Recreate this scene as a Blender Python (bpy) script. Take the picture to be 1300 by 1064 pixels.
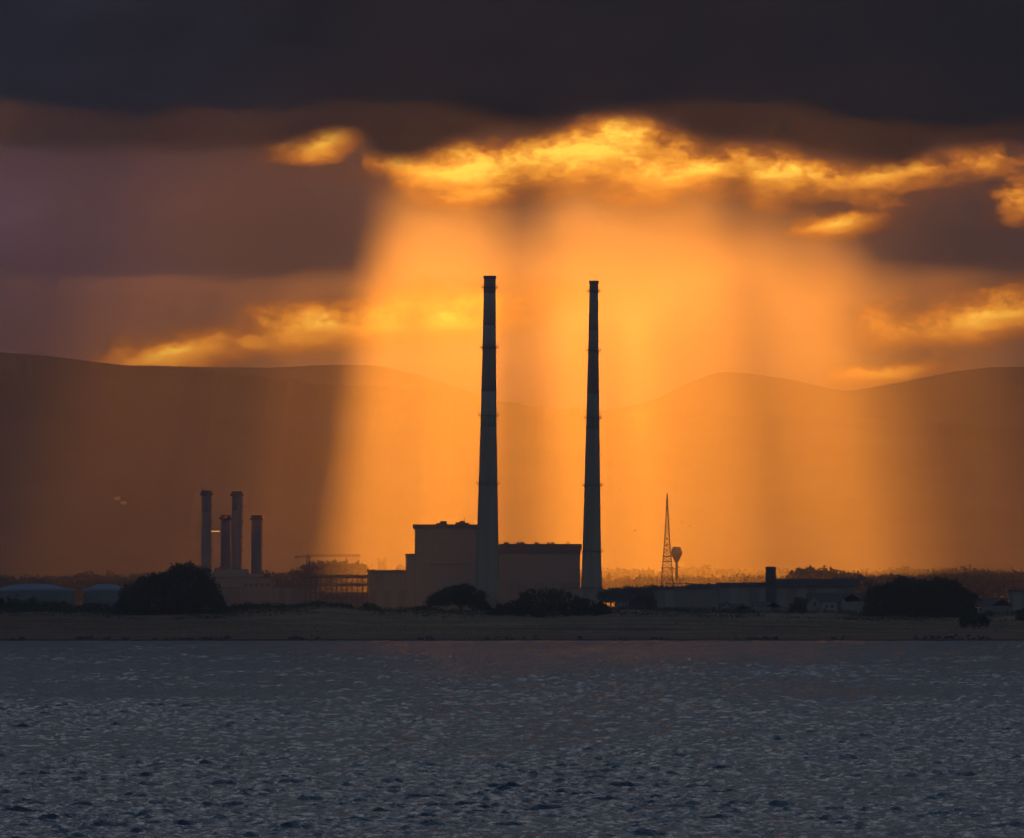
import bpy, bmesh, math, random
import numpy as np
from mathutils import Vector, Matrix, noise as mnoise

random.seed(7)
for o in list(bpy.data.objects):
    bpy.data.objects.remove(o)
scene = bpy.context.scene
COL = scene.collection

# ------------------------------------------------------------------ camera
FPX = 8918.0            # focal length in photograph pixels (telephoto across the bay)
PW, PH = 1300.0, 1064.0
CAM_Z = 10.0
HORIZON = 754.0
TILT = math.atan((HORIZON - PH / 2) / FPX)
cam_data = bpy.data.cameras.new('camera')
cam = bpy.data.objects.new('camera', cam_data)
COL.objects.link(cam)
cam.location = (0, 0, CAM_Z)
cam.rotation_euler = (math.pi / 2 + TILT, 0, 0)
cam_data.sensor_width = 36.0
cam_data.lens = FPX / PW * 36.0
cam_data.clip_start = 1.0
cam_data.clip_end = 80000.0
scene.camera = cam


def px(x, D):
    """sideways metres of photograph column x at distance D"""
    return (x - PW / 2) / FPX * D


def pz(y, D):
    """height of photograph row y at distance D"""
    a = TILT - math.atan((y - PH / 2) / FPX)
    return CAM_Z + math.tan(a) * D


def mpp(D):
    return D / FPX


# ------------------------------------------------------------------ exposure and sampling
scene.view_settings.view_transform = 'Standard'
scene.view_settings.look = 'None'
scene.view_settings.exposure = 0.36
scene.view_settings.gamma = 1.0
scene.view_settings.use_curve_mapping = False
scene.render.engine = 'CYCLES'
scene.cycles.use_denoising = True
scene.cycles.max_bounces = 4
scene.cycles.diffuse_bounces = 2
scene.cycles.glossy_bounces = 2
scene.cycles.transparent_max_bounces = 8
scene.cycles.volume_bounces = 0
scene.cycles.use_adaptive_sampling = False
scene.cycles.sample_clamp_indirect = 4.0

SUN_EL, SUN_AZ = math.radians(15.5), math.radians(0.35)

# ------------------------------------------------------------------ small node language
class N:
    """wraps a float socket so that shader maths can be written as expressions"""
    tree = None

    def __init__(self, s):
        self.s = s

    @staticmethod
    def m(op, *a, clamp=False):
        n = N.tree.nodes.new('ShaderNodeMath')
        n.operation = op
        n.use_clamp = clamp
        for i, v in enumerate(a):
            if isinstance(v, N):
                N.tree.links.new(v.s, n.inputs[i])
            else:
                n.inputs[i].default_value = v
        return N(n.outputs[0])

    def __add__(s, o): return N.m('ADD', s, o)
    __radd__ = __add__
    def __sub__(s, o): return N.m('SUBTRACT', s, o)
    def __rsub__(s, o): return N.m('SUBTRACT', o, s)
    def __mul__(s, o): return N.m('MULTIPLY', s, o)
    __rmul__ = __mul__
    def __truediv__(s, o): return N.m('DIVIDE', s, o)
    def __pow__(s, o): return N.m('POWER', s, o)


def smooth(v, lo, hi):
    n = N.tree.nodes.new('ShaderNodeMapRange')
    n.interpolation_type = 'SMOOTHSTEP'
    N.tree.links.new(v.s, n.inputs['Value'])
    n.inputs['From Min'].default_value = lo
    n.inputs['From Max'].default_value = hi
    return N(n.outputs[0])


def fcurve(v, pts, lo, hi, ylo, yhi):
    """piecewise smooth function through pts, domain lo..hi, range ylo..yhi"""
    t = N.m('DIVIDE', v - lo, hi - lo, clamp=True)
    n = N.tree.nodes.new('ShaderNodeFloatCurve')
    c = n.mapping.curves[0]
    ps = [((x - lo) / (hi - lo), (y - ylo) / (yhi - ylo)) for x, y in pts]
    while len(c.points) < len(ps):
        c.points.new(0.5, 0.5)
    for p, (x, y) in zip(c.points, ps):
        p.location = (x, y)
        p.handle_type = 'AUTO_CLAMPED'
    n.mapping.update()
    N.tree.links.new(t.s, n.inputs['Value'])
    return N(n.outputs[0]) * (yhi - ylo) + ylo


def nmax(a, b): return N.m('MAXIMUM', a, b)
def nmin(a, b): return N.m('MINIMUM', a, b)
def nexp(a): return N.m('EXPONENT', a)


def lin(r, g, b):
    f = lambda c: c / 12.92 if c <= 0.04045 else ((c + 0.055) / 1.055) ** 2.4
    return (f(r / 255), f(g / 255), f(b / 255))


class C3:
    """colour as three float expressions"""
    def __init__(self, r, g=None, b=None):
        self.c = tuple(r) if g is None else (r, g, b)

    def __add__(s, o): return C3([a + b for a, b in zip(s.c, o.c)])
    def __mul__(s, k): return C3([a * k for a in s.c])


def cmix(a, b, f):
    """a where f = 0, b where f = 1"""
    return C3([x + (y - x) * f if isinstance(x, N) or isinstance(y, N) else f * (y - x) + x for x, y in zip(a.c, b.c)])


def fbm(X, Y, sx, sy, detail=6, rough=0.55, seed=0.0, dist=0.0):
    cb = N.tree.nodes.new('ShaderNodeCombineXYZ')
    N.tree.links.new((X / sx).s, cb.inputs[0])
    N.tree.links.new((Y / sy).s, cb.inputs[1])
    cb.inputs[2].default_value = seed
    n = N.tree.nodes.new('ShaderNodeTexNoise')
    n.inputs['Scale'].default_value = 1.0
    n.inputs['Detail'].default_value = detail
    n.inputs['Roughness'].default_value = rough
    n.inputs['Distortion'].default_value = dist
    N.tree.links.new(cb.outputs[0], n.inputs['Vector'])
    return N(n.outputs['Fac']) * 2.0 - 1.0


# ------------------------------------------------------------------ sky (world): evening cloud with sunlit gaps, clear dusk sky overhead
world = bpy.data.worlds.new('World')
scene.world = world
world.use_nodes = True
wt = world.node_tree
wt.nodes.clear()
N.tree = wt
tc = wt.nodes.new('ShaderNodeTexCoord')
sep = wt.nodes.new('ShaderNodeSeparateXYZ')
wt.links.new(tc.outputs['Generated'], sep.inputs[0])
dx, dy, dz = (N(sep.outputs[i]) for i in range(3))
az = N.m('ARCTAN2', dx, dy)
el = N.m('ARCSINE', dz)
# angles counted in units of 1/8918 radian, az 0 = straight over the bay, el downwards from 754
X = az * FPX + 650.0
Y = 754.0 - el * FPX

n1 = fbm(X, Y, 150, 80, 7, 0.56, 1.3)
n2 = fbm(X, Y, 52, 34, 7, 0.62, 7.7)
n3 = fbm(X, Y, 420, 160, 4, 0.5, 3.1)
n4 = fbm(X + n1 * 40.0, Y + n2 * 10.0, 84, 30, 8, 0.64, 5.2)
n5 = fbm(X, Y, 17, 13, 5, 0.62, 9.9)
Xw = X + n1 * 30.0 + n2 * 12.0
Yw = Y + n1 * 18.0 + n2 * 12.0 + n5 * 5.0

rag = n2 * 0.85 + n4 * 0.9 + n5 * 0.32 + n1 * 0.65
GLOW = C3(1.0, 0.39, 0.05)


def gauss(cx, cy, sx, sy, xx=None, yy=None):
    a = ((xx or X) - cx) / sx
    b = ((yy or Y) - cy) / sy
    return nexp((a * a + b * b) * -1.0)


# lower sky: dull violet-brown cloud that warms towards the gap in front of the sun
side = smooth(X, -150.0, 520.0)
rside = smooth(X, 1150.0, 1500.0)
low = cmix(C3(lin(76, 60, 76)), C3(lin(104, 66, 54)), side)
low = cmix(low, C3(lin(90, 66, 58)), rside)
warm = gauss(770.0, 305.0, 310.0, 125.0) * 0.40 + gauss(430.0, 445.0, 230.0, 40.0) * 0.22 + gauss(1090.0, 455.0, 170.0, 60.0) * 0.24 + gauss(555.0, 310.0, 75.0, 75.0) * 0.22
low = low + GLOW * warm
low = low * (n3 * 0.35 + n1 * 0.32 + n4 * 0.16 + 0.85)
# the two darker cloud masses left and right of the gap
dm1 = gauss(400.0, 295.0, 175.0, 95.0, Xw, Yw) * smooth(Yw + rag * 14.0, 408.0, 372.0) * smooth(X, 540.0, 488.0)
dm2 = gauss(1235.0, 305.0, 135.0, 82.0, Xw, Yw)
dm3 = gauss(1165.0, 456.0, 70.0, 20.0, Xw, Yw) * 0.7
dm4 = gauss(660.0, 285.0, 45.0, 50.0, Xw, Yw) * 0.6
dm5 = gauss(930.0, 275.0, 75.0, 34.0, Xw, Yw) * 0.65
dark = nmin(dm1 * 0.95 + dm2 * 0.95 + dm3 + dm4 + dm5, 0.97)
dcol = cmix(C3(lin(92, 60, 46)), C3(lin(62, 45, 42)), smooth(X, 520.0, 1150.0))
low = cmix(low, dcol, dark)

# sunlit cloud edges
band_top = fcurve(X, [(300, 260), (430, 226), (470, 206), (530, 192), (600, 176), (650, 178), (700, 166), (745, 150), (800, 148), (850, 160), (900, 178),
                      (980, 184), (1040, 198), (1120, 207), (1180, 192), (1240, 186), (1300, 196), (1500, 240)], 300, 1500, 100, 500)
band_bot = fcurve(X, [(300, 200), (430, 204), (470, 214), (530, 244), (600, 260), (650, 240), (700, 234), (760, 242), (830, 252), (880, 244), (930, 236),
                      (980, 250), (1060, 250), (1120, 248), (1170, 234), (1240, 216), (1300, 205), (1500, 200)], 300, 1500, 100, 500)
band = nmin(nmin((Yw - band_top) / 27.0, (band_bot + 6.0 - Yw) / 36.0), 0.92) + rag


def patch(cx, cy, rx, ry, tilt, wob=0.5):
    c, s = math.cos(math.radians(tilt)), math.sin(math.radians(tilt))
    u = ((Xw - cx) * c - (Yw - cy) * s) / rx
    v = ((Xw - cx) * s + (Yw - cy) * c) / ry
    return 1.15 - 1.35 * N.m('SQRT', u * u + v * v) + rag * wob


lit = nmax(band, patch(412, 181, 66, 25, 17, 1.0))
lit = nmax(lit, patch(1066, 287, 66, 21, 5, 0.6))
lit = nmax(lit, patch(1292, 250, 56, 34, 40, 1.1) - 0.35)
lit = nmax(lit, patch(1245, 402, 165, 38, 8, 0.9))
lit = nmax(lit, patch(222, 447, 125, 30, 14, 0.5) - 0.05)
lit = nmax(lit, patch(575, 402, 160, 40, 8, 0.8) - 0.3)
lit = nmax(lit, patch(1125, 474, 95, 20, 6, 0.5) - 0.2)
lit = nmax(lit, patch(420, 416, 270, 40, 8, 0.75) - 0.25)
a_lit = smooth(lit, -1.0, 0.3)
gold = cmix(C3(0.14, 0.038, 0.010), C3(0.50, 0.135, 0.011), smooth(lit, -0.5, 0.3))
gold = cmix(gold, C3(1.05, 0.36, 0.022), smooth(lit, 0.15, 0.75))
gold = cmix(gold, C3(1.75, 0.92, 0.09), smooth(lit, 0.6, 1.35))
sky = cmix(low, gold, a_lit)

# the dark bank that closes the sky above
bank_edge = fcurve(X, [(-400, 176), (0, 184), (250, 186), (350, 182), (440, 166), (500, 196), (560, 182), (620, 164), (700, 160), (745, 142), (800, 139), (850, 152),
                       (900, 172), (980, 178), (1050, 192), (1130, 200), (1200, 178), (1260, 176), (1400, 200), (1700, 230)], -400, 1700, 100, 500)
bank = smooth(bank_edge + 9.0 - Yw + rag * 18.0, -20.0, 20.0)
bank = nmax(bank, smooth(bank_edge - Yw + rag * 26.0 + n1 * 22.0, -75.0, 80.0) * (1.0 - a_lit) * 0.92)
bcol = cmix(C3(lin(34, 34, 46)), C3(lin(34, 22, 18)), smooth(X, 0.0, 520.0))
bcol = cmix(bcol, C3(lin(20, 14, 14)), smooth(X, 800.0, 1350.0))
bcol = bcol * (n3 * 0.5 + n1 * 0.4 + n4 * 0.2 + 0.5) + GLOW * (gauss(720.0, 190.0, 430.0, 70.0) * (n4 * 0.8 + n1 * 0.6 + 0.5) * 0.028)
sky = cmix(sky, bcol, bank)

# clear dusk sky beyond the upper rim of the bank (far above the frame, all round)
nish = wt.nodes.new('ShaderNodeTexSky')
nish.sky_type = 'NISHITA'
nish.sun_disc = False
nish.sun_elevation = SUN_EL
nish.sun_rotation = SUN_AZ
nish.altitude = 10.0
nish.air_density = 1.0
nish.dust_density = 0.6
nish.ozone_density = 3.0
comb = wt.nodes.new('ShaderNodeCombineXYZ')
for i in range(3):
    wt.links.new(sky.c[i].s, comb.inputs[i])
bgc = wt.nodes.new('ShaderNodeBackground')
bgc.inputs['Strength'].default_value = 1.0
wt.links.new(comb.outputs[0], bgc.inputs['Color'])
bgn = wt.nodes.new('ShaderNodeBackground')
bgn.inputs['Strength'].default_value = 0.052
wt.links.new(nish.outputs[0], bgn.inputs['Color'])
# the bank lies over the hills in front of the viewer; elsewhere the sky is open
front = smooth(N.m('ABSOLUTE', az), math.radians(70), math.radians(25)) * smooth(el, math.radians(20), math.radians(11))
mixw = wt.nodes.new('ShaderNodeMixShader')
wt.links.new(front.s, mixw.inputs[0])
wt.links.new(bgn.outputs[0], mixw.inputs[1])
wt.links.new(bgc.outputs[0], mixw.inputs[2])
outw = wt.nodes.new('ShaderNodeOutputWorld')
wt.links.new(mixw.outputs[0], outw.inputs['Surface'])

# ------------------------------------------------------------------ sun
sun_dir = Vector((math.sin(SUN_AZ) * math.cos(SUN_EL), math.cos(SUN_AZ) * math.cos(SUN_EL), math.sin(SUN_EL)))
sd = bpy.data.lights.new('sun', 'SUN')
sd.energy = 5.0
sd.color = (1.0, 0.32, 0.02)
sd.angle = math.radians(0.42)
sun = bpy.data.objects.new('sun', sd)
COL.objects.link(sun)
sun.rotation_euler = sun_dir.to_track_quat('Z', 'Y').to_euler()
sun.location = (0, 0, 500)

# ------------------------------------------------------------------ helpers
def obj(name, me, mat=None, parent=None, loc=None):
    o = bpy.data.objects.new(name, me)
    COL.objects.link(o)
    if mat is not None and me is not None and not me.materials:
        me.materials.append(mat)
    if loc is not None:
        o.location = loc
    if parent is not None:
        o.parent = parent
    return o


def tag(o, label=None, cat=None, group=None, kind=None):
    if label: o['label'] = label
    if cat: o['category'] = cat
    if group: o['group'] = group
    if kind: o['kind'] = kind
    return o


def thing(name, label, cat, loc, group=None, rz=0.0):
    o = bpy.data.objects.new(name, None)
    COL.objects.link(o)
    o.location = loc
    o.rotation_euler = (0, 0, rz)
    o.empty_display_size = 2.0
    return tag(o, label, cat, group)


class MB:
    """collects faces; build() links them as one mesh object"""
    def __init__(self):
        self.v, self.f = [], []

    def quad(self, *p):
        k = len(self.v)
        self.v += [tuple(q) for q in p]
        self.f.append(tuple(range(k, k + len(p))))
        return self

    def box(self, x0, x1, y0, y1, z0, z1):
        k = len(self.v)
        self.v += [(x, y, z) for z in (z0, z1) for y in (y0, y1) for x in (x0, x1)]
        for f in ((0, 2, 3, 1), (4, 5, 7, 6), (0, 1, 5, 4), (1, 3, 7, 5), (3, 2, 6, 7), (2, 0, 4, 6)):
            self.f.append(tuple(k + i for i in f))
        return self

    def lathe(self, prof, cx=0, cy=0, n=24, cap=True):
        """prof = [(r, z)...] bottom to top"""
        k = len(self.v)
        for r, z in prof:
            for i in range(n):
                a = 2 * math.pi * i / n
                self.v.append((cx + r * math.cos(a), cy + r * math.sin(a), z))
        for j in range(len(prof) - 1):
            for i in range(n):
                i2 = (i + 1) % n
                self.f.append((k + j * n + i, k + j * n + i2, k + (j + 1) * n + i2, k + (j + 1) * n + i))
        if cap:
            self.f.append(tuple(k + i for i in reversed(range(n))))
            self.f.append(tuple(k + (len(prof) - 1) * n + i for i in range(n)))
        return self

    def tube(self, p, q, r0, r1=None, n=6):
        r1 = r0 if r1 is None else r1
        p, q = Vector(p), Vector(q)
        d = (q - p).normalized()
        a = d.orthogonal().normalized()
        b = d.cross(a)
        k = len(self.v)
        for c, r in ((p, r0), (q, r1)):
            for i in range(n):
                t = 2 * math.pi * i / n
                self.v.append(tuple(c + a * (r * math.cos(t)) + b * (r * math.sin(t))))
        for i in range(n):
            i2 = (i + 1) % n
            self.f.append((k + i, k + i2, k + n + i2, k + n + i))
        self.f.append(tuple(k + i for i in reversed(range(n))))
        self.f.append(tuple(k + n + i for i in range(n)))
        return self

    def prism(self, pts, y0, y1):
        """outline in x,z (counter-clockwise seen from -y) pushed from y0 to y1"""
        k, n = len(self.v), len(pts)
        self.v += [(x, y0, z) for x, z in pts] + [(x, y1, z) for x, z in pts]
        self.f.append(tuple(k + i for i in range(n)))
        self.f.append(tuple(k + n + i for i in reversed(range(n))))
        for i in range(n):
            i2 = (i + 1) % n
            self.f.append((k + i2, k + i, k + n + i, k + n + i2))
        return self

    def mesh(self, name, smooth_=False):
        me = bpy.data.meshes.new(name)
        me.from_pydata(self.v, [], self.f)
        if smooth_:
            me.polygons.foreach_set('use_smooth', [True] * len(me.polygons))
        me.update()
        return me

    def build(self, name, mat, parent=None, smooth_=False, loc=None):
        return obj(name, self.mesh(name, smooth_), mat, parent, loc)


def grid_mesh(name, P, smooth_=True):
    """P: array rows x cols x 3"""
    r, c, _ = P.shape
    me = bpy.data.meshes.new(name)
    me.vertices.add(r * c)
    me.vertices.foreach_set('co', P.reshape(-1).astype(np.float32))
    idx = np.arange(r * c).reshape(r, c)
    q = np.stack([idx[:-1, :-1], idx[:-1, 1:], idx[1:, 1:], idx[1:, :-1]], -1).reshape(-1, 4)
    nq = len(q)
    me.loops.add(nq * 4)
    me.loops.foreach_set('vertex_index', q.reshape(-1).astype(np.int32))
    me.polygons.add(nq)
    me.polygons.foreach_set('loop_start', np.arange(0, nq * 4, 4, dtype=np.int32))
    me.polygons.foreach_set('use_smooth', np.full(nq, smooth_))
    me.update(calc_edges=True)
    me.validate()
    return me


def mat_noise(name, c0, c1, scale=0.1, rough=0.8, detail=5, bump=0.0, stretch=(1, 1, 1), metallic=0.0, spec=0.3, coords='Object'):
    m = bpy.data.materials.new(name)
    m.use_nodes = True
    t = m.node_tree
    b = t.nodes['Principled BSDF']
    b.inputs['Roughness'].default_value = rough
    b.inputs['Metallic'].default_value = metallic
    b.inputs['Specular IOR Level'].default_value = spec
    co = t.nodes.new('ShaderNodeTexCoord')
    mp = t.nodes.new('ShaderNodeMapping')
    mp.inputs['Scale'].default_value = stretch
    t.links.new(co.outputs[coords], mp.inputs[0])
    n = t.nodes.new('ShaderNodeTexNoise')
    n.inputs['Scale'].default_value = scale
    n.inputs['Detail'].default_value = detail
    n.inputs['Roughness'].default_value = 0.6
    t.links.new(mp.outputs[0], n.inputs['Vector'])
    r = t.nodes.new('ShaderNodeValToRGB')
    r.color_ramp.elements[0].position = 0.32
    r.color_ramp.elements[1].position = 0.68
    r.color_ramp.elements[0].color = (*c0, 1)
    r.color_ramp.elements[1].color = (*c1, 1)
    t.links.new(n.outputs['Fac'], r.inputs[0])
    t.links.new(r.outputs[0], b.inputs['Base Color'])
    if bump:
        bp = t.nodes.new('ShaderNodeBump')
        bp.inputs['Strength'].default_value = bump
        bp.inputs['Distance'].default_value = 1.0
        t.links.new(n.outputs['Fac'], bp.inputs['Height'])
        t.links.new(bp.outputs[0], b.inputs['Normal'])
    return m


def np_noise(x, y, seed=0, octaves=5, rough=0.5):
    """cheap value noise on arrays, about -1..1"""
    rng = np.random.RandomState(seed)
    tab = rng.rand(256, 256) * 2 - 1
    out = np.zeros(np.broadcast(x, y).shape)
    amp, tot, f = 1.0, 0.0, 1.0
    for _ in range(octaves):
        xi, yi = np.floor(x * f), np.floor(y * f)
        fx, fy = x * f - xi, y * f - yi
        fx, fy = fx * fx * (3 - 2 * fx), fy * fy * (3 - 2 * fy)
        i, j = xi.astype(int) & 255, yi.astype(int) & 255
        i1, j1 = (i + 1) & 255, (j + 1) & 255
        out += amp * ((tab[i, j] * (1 - fx) + tab[i1, j] * fx) * (1 - fy) + (tab[i, j1] * (1 - fx) + tab[i1, j1] * fx) * fy)
        tot += amp
        amp *= rough
        f *= 2.03
    return out / tot * 1.6
# ------------------------------------------------------------------ setting: sea
HAZE_TOP = 384.0
SHORE = 1500.0


def build_sea():
    rows = [212.0]
    while rows[-1] < SHORE + 12:
        d = rows[-1]
        rows.append(d + 0.26 + 0.00075 * (d - 212))
    ys = np.array([-800.0, -300.0, 0.0, 120.0] + rows)
    t = np.linspace(-1, 1, 431)
    half = 0.086 * np.maximum(ys, 200.0) + 6.0
    xs = half[:, None] * t[None, :]
    outer = np.array([1.25, 2.2, 5.0, 14.0])
    far = np.array([400.0, 900.0, 2000.0, 4200.0])
    L = -(half[:, None] + far[None, ::-1])
    R = half[:, None] + far[None, :]
    Xg = np.concatenate([L, xs, R], 1)
    Yg = np.repeat(ys[:, None], Xg.shape[1], 1)
    Z = np.zeros_like(Xg)
    rng = np.random.RandomState(11)
    Dx, Dy = np.zeros_like(Z), np.zeros_like(Z)
    patchy = 1.0 + 0.5 * np_noise(Xg / 34.0, Yg / 120.0, 5, 4)
    for k in range(64):
        wl = 0.45 * (4.2 / 0.45) ** (rng.rand() ** 1.25)
        ang = math.radians(-90 + 12 + rng.normal() * 30)
        kx, ky = math.cos(ang) * 2 * math.pi / wl, math.sin(ang) * 2 * math.pi / wl
        amp = 0.0072 * wl ** 0.8 * (0.6 + 0.8 * rng.rand())
        ph = rng.rand() * 6.283 + 2.2 * np_noise(Xg / (wl * 6), Yg / (wl * 6), 100 + k, 1)
        a = kx * Xg + ky * Yg + ph
        Z += amp * np.cos(a)
        Dx -= 0.8 * amp * math.cos(ang) * np.sin(a)
        Dy -= 0.8 * amp * math.sin(ang) * np.sin(a)
    fade = np.clip((Yg - 205) / 20, 0, 1) * np.clip((SHORE + 10 - Yg) / 40, 0.55, 1)
    inner = np.zeros(Xg.shape[1]); inner[4:-4] = 1
    fade = fade * inner[None, :]
    P = np.stack([Xg + Dx * fade * patchy, Yg + Dy * fade * patchy, Z * fade * patchy], -1)
    me = grid_mesh('sea', P)
    m = bpy.data.materials.new('sea_water')
    m.use_nodes = True
    t = m.node_tree
    b = t.nodes['Principled BSDF']
    b.inputs['Base Color'].default_value = (0.020, 0.046, 0.064, 1)
    b.inputs['Roughness'].default_value = 0.20
    b.inputs['IOR'].default_value = 1.33
    co = t.nodes.new('ShaderNodeTexCoord')
    hs = []
    for sc, st, w in ((2.6, (1, 0.6, 1), 0.34), (8.5, (1, 0.8, 1), 0.10)):
        mp = t.nodes.new('ShaderNodeMapping')
        mp.inputs['Scale'].default_value = st
        t.links.new(co.outputs['Object'], mp.inputs[0])
        n = t.nodes.new('ShaderNodeTexNoise')
        n.inputs['Scale'].default_value = sc
        n.inputs['Detail'].default_value = 4
        t.links.new(mp.outputs[0], n.inputs['Vector'])
        mu = t.nodes.new('ShaderNodeMath'); mu.operation = 'MULTIPLY'
        mu.inputs[1].default_value = w
        t.links.new(n.outputs['Fac'], mu.inputs[0])
        hs.append(mu)
    ad = t.nodes.new('ShaderNodeMath'); ad.operation = 'ADD'
    t.links.new(hs[0].outputs[0], ad.inputs[0]); t.links.new(hs[1].outputs[0], ad.inputs[1])
    bp = t.nodes.new('ShaderNodeBump')
    bp.inputs['Strength'].default_value = 1.0
    bp.inputs['Distance'].default_value = 1.0
    t.links.new(ad.outputs[0], bp.inputs['Height'])
    t.links.new(bp.outputs[0], b.inputs['Normal'])
    o = obj('sea', me, m)
    tag(o, 'choppy slate blue sea in front of the shore', kind='structure')


build_sea()

# ------------------------------------------------------------------ setting: low shore with beach and rough grass
LAND_TOP = [(-700, 772), (-100, 770), (0, 772), (60, 771), (110, 775), (160, 779), (280, 777), (330, 772), (375, 771), (410, 767), (440, 771), (480, 775), (540, 776),
            (600, 777), (640, 776), (700, 778), (780, 774), (850, 776), (900, 779), (980, 779), (1050, 778), (1100, 782), (1235, 784), (1300, 780), (1500, 776), (2000, 772)]
CREST = 1900.0


def land_z(x, y):
    """ground height of the shore land (arrays)"""
    u = x / np.maximum(y, 1.0) * FPX + PW / 2
    ty = np.interp(u, [p[0] for p in LAND_TOP], [p[1] for p in LAND_TOP])
    crest = CAM_Z - (ty - HORIZON) * CREST / FPX
    beach = 1.5 * np.clip((y - SHORE) / 70.0, -0.6, 1) + 0.35 * np_noise(x / 30, y / 14, 21, 4) * np.clip((y - SHORE) / 40.0, 0, 1)
    s = np.clip((y - (SHORE + 60)) / (CREST - SHORE - 60), 0, 1)
    s = s * s * (3 - 2 * s)
    hum = 0.55 * np_noise(x / 42, y / 46, 23, 5) * np.clip((y - SHORE - 40) / 150.0, 0, 1) * (1 - 0.75 * np.clip((y - 1780) / 100, 0, 1))
    z = beach + (crest - 1.5) * s + hum
    back = np.clip((y - CREST - 60) / 300.0, 0, 1)
    return z * (1 - back) + 1.6 * back


def lz(x, y):
    return float(land_z(np.array([x]), np.array([y]))[0])


def build_land():
    ys = np.concatenate([np.linspace(SHORE - 30, SHORE + 80, 45), np.linspace(SHORE + 84, 2300, 150)])
    xs = np.concatenate([np.linspace(-2600, -190, 30)[:-1], np.linspace(-190, 190, 420), np.linspace(190, 2600, 30)[1:]])
    Xg, Yg = np.meshgrid(xs, ys)
    Yg = Yg + 6.0 * np_noise(Xg / 120, Yg * 0, 31, 3) * np.clip((1600 - Yg) / 60, 0, 1)
    Z = land_z(Xg, Yg)
    Z += 0.12 * np_noise(Xg / 3.0, Yg / 5.0, 33, 3) * np.clip((Yg - SHORE - 30) / 60, 0, 1)
    me = grid_mesh('shore_land', np.stack([Xg, Yg, Z], -1))
    m = bpy.data.materials.new('shore_land')
    m.use_nodes = True
    t = m.node_tree
    N.tree = t
    b = t.nodes['Principled BSDF']
    b.inputs['Roughness'].default_value = 0.95
    b.inputs['Specular IOR Level'].default_value = 0.1
    ge = t.nodes.new('ShaderNodeNewGeometry')
    sp = t.nodes.new('ShaderNodeSeparateXYZ')
    t.links.new(ge.outputs['Position'], sp.inputs[0])
    x, y, z = (N(sp.outputs[i]) for i in range(3))
    a = fbm(x, y, 26, 34, 6, 0.6, 0.5)
    c = fbm(x, y, 5, 30, 5, 0.6, 4.5)
    e = fbm(x, y, 110, 13, 5, 0.6, 9.5)
    sand = cmix(C3(0.20, 0.082, 0.044), C3(0.31, 0.145, 0.078), smooth(e, -0.4, 0.5))
    grass = cmix(C3(0.16, 0.074, 0.040), C3(0.28, 0.135, 0.070), smooth(a, -0.4, 0.5))
    heath = cmix(C3(0.18, 0.090, 0.050), C3(0.30, 0.165, 0.082), smooth(e, -0.45, 0.45))
    right = smooth(x + a * 40.0, -75.0, -15.0)
    veg = cmix(grass, heath, right)
    veg = veg * (smooth(e, -0.5, 0.5) * 0.7 + 0.65)
    veg = cmix(veg, C3(0.085, 0.058, 0.030), smooth(c, 0.05, 0.55) * 0.75)
    k = smooth(y + a * 26.0 + c * 12.0, SHORE + 34, SHORE + 78)
    col = cmix(sand, veg, k)
    col = cmix(col, C3(0.025, 0.021, 0.019), smooth(y + e * 5.0, SHORE + 20, SHORE + 5))
    cb = t.nodes.new('ShaderNodeCombineXYZ')
    for i in range(3):
        t.links.new(col.c[i].s, cb.inputs[i])
    t.links.new(cb.outputs[0], b.inputs['Base Color'])
    bp = t.nodes.new('ShaderNodeBump')
    bp.inputs['Distance'].default_value = 0.8
    t.links.new(c.s, bp.inputs['Height'])
    t.links.new(bp.outputs[0], b.inputs['Normal'])
    o = obj('shore_land', me, m)
    tag(o, 'low dark shore of brown beach and rough grass along the water', kind='structure')


build_land()

# port and city ground behind the shore, up to the hills
gm = mat_noise('port_ground', (0.05, 0.045, 0.04), (0.10, 0.085, 0.07), 0.01, 0.95)
gx = np.linspace(-4600, 4600, 24); gy = np.linspace(2280, 11900, 30)
Gx, Gy = np.meshgrid(gx, gy)
o = obj('ground', grid_mesh('ground', np.stack([Gx, Gy, np.full_like(Gx, 1.55)], -1)), gm)
tag(o, 'flat port and city ground between the shore and the hills', kind='structure')

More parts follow.
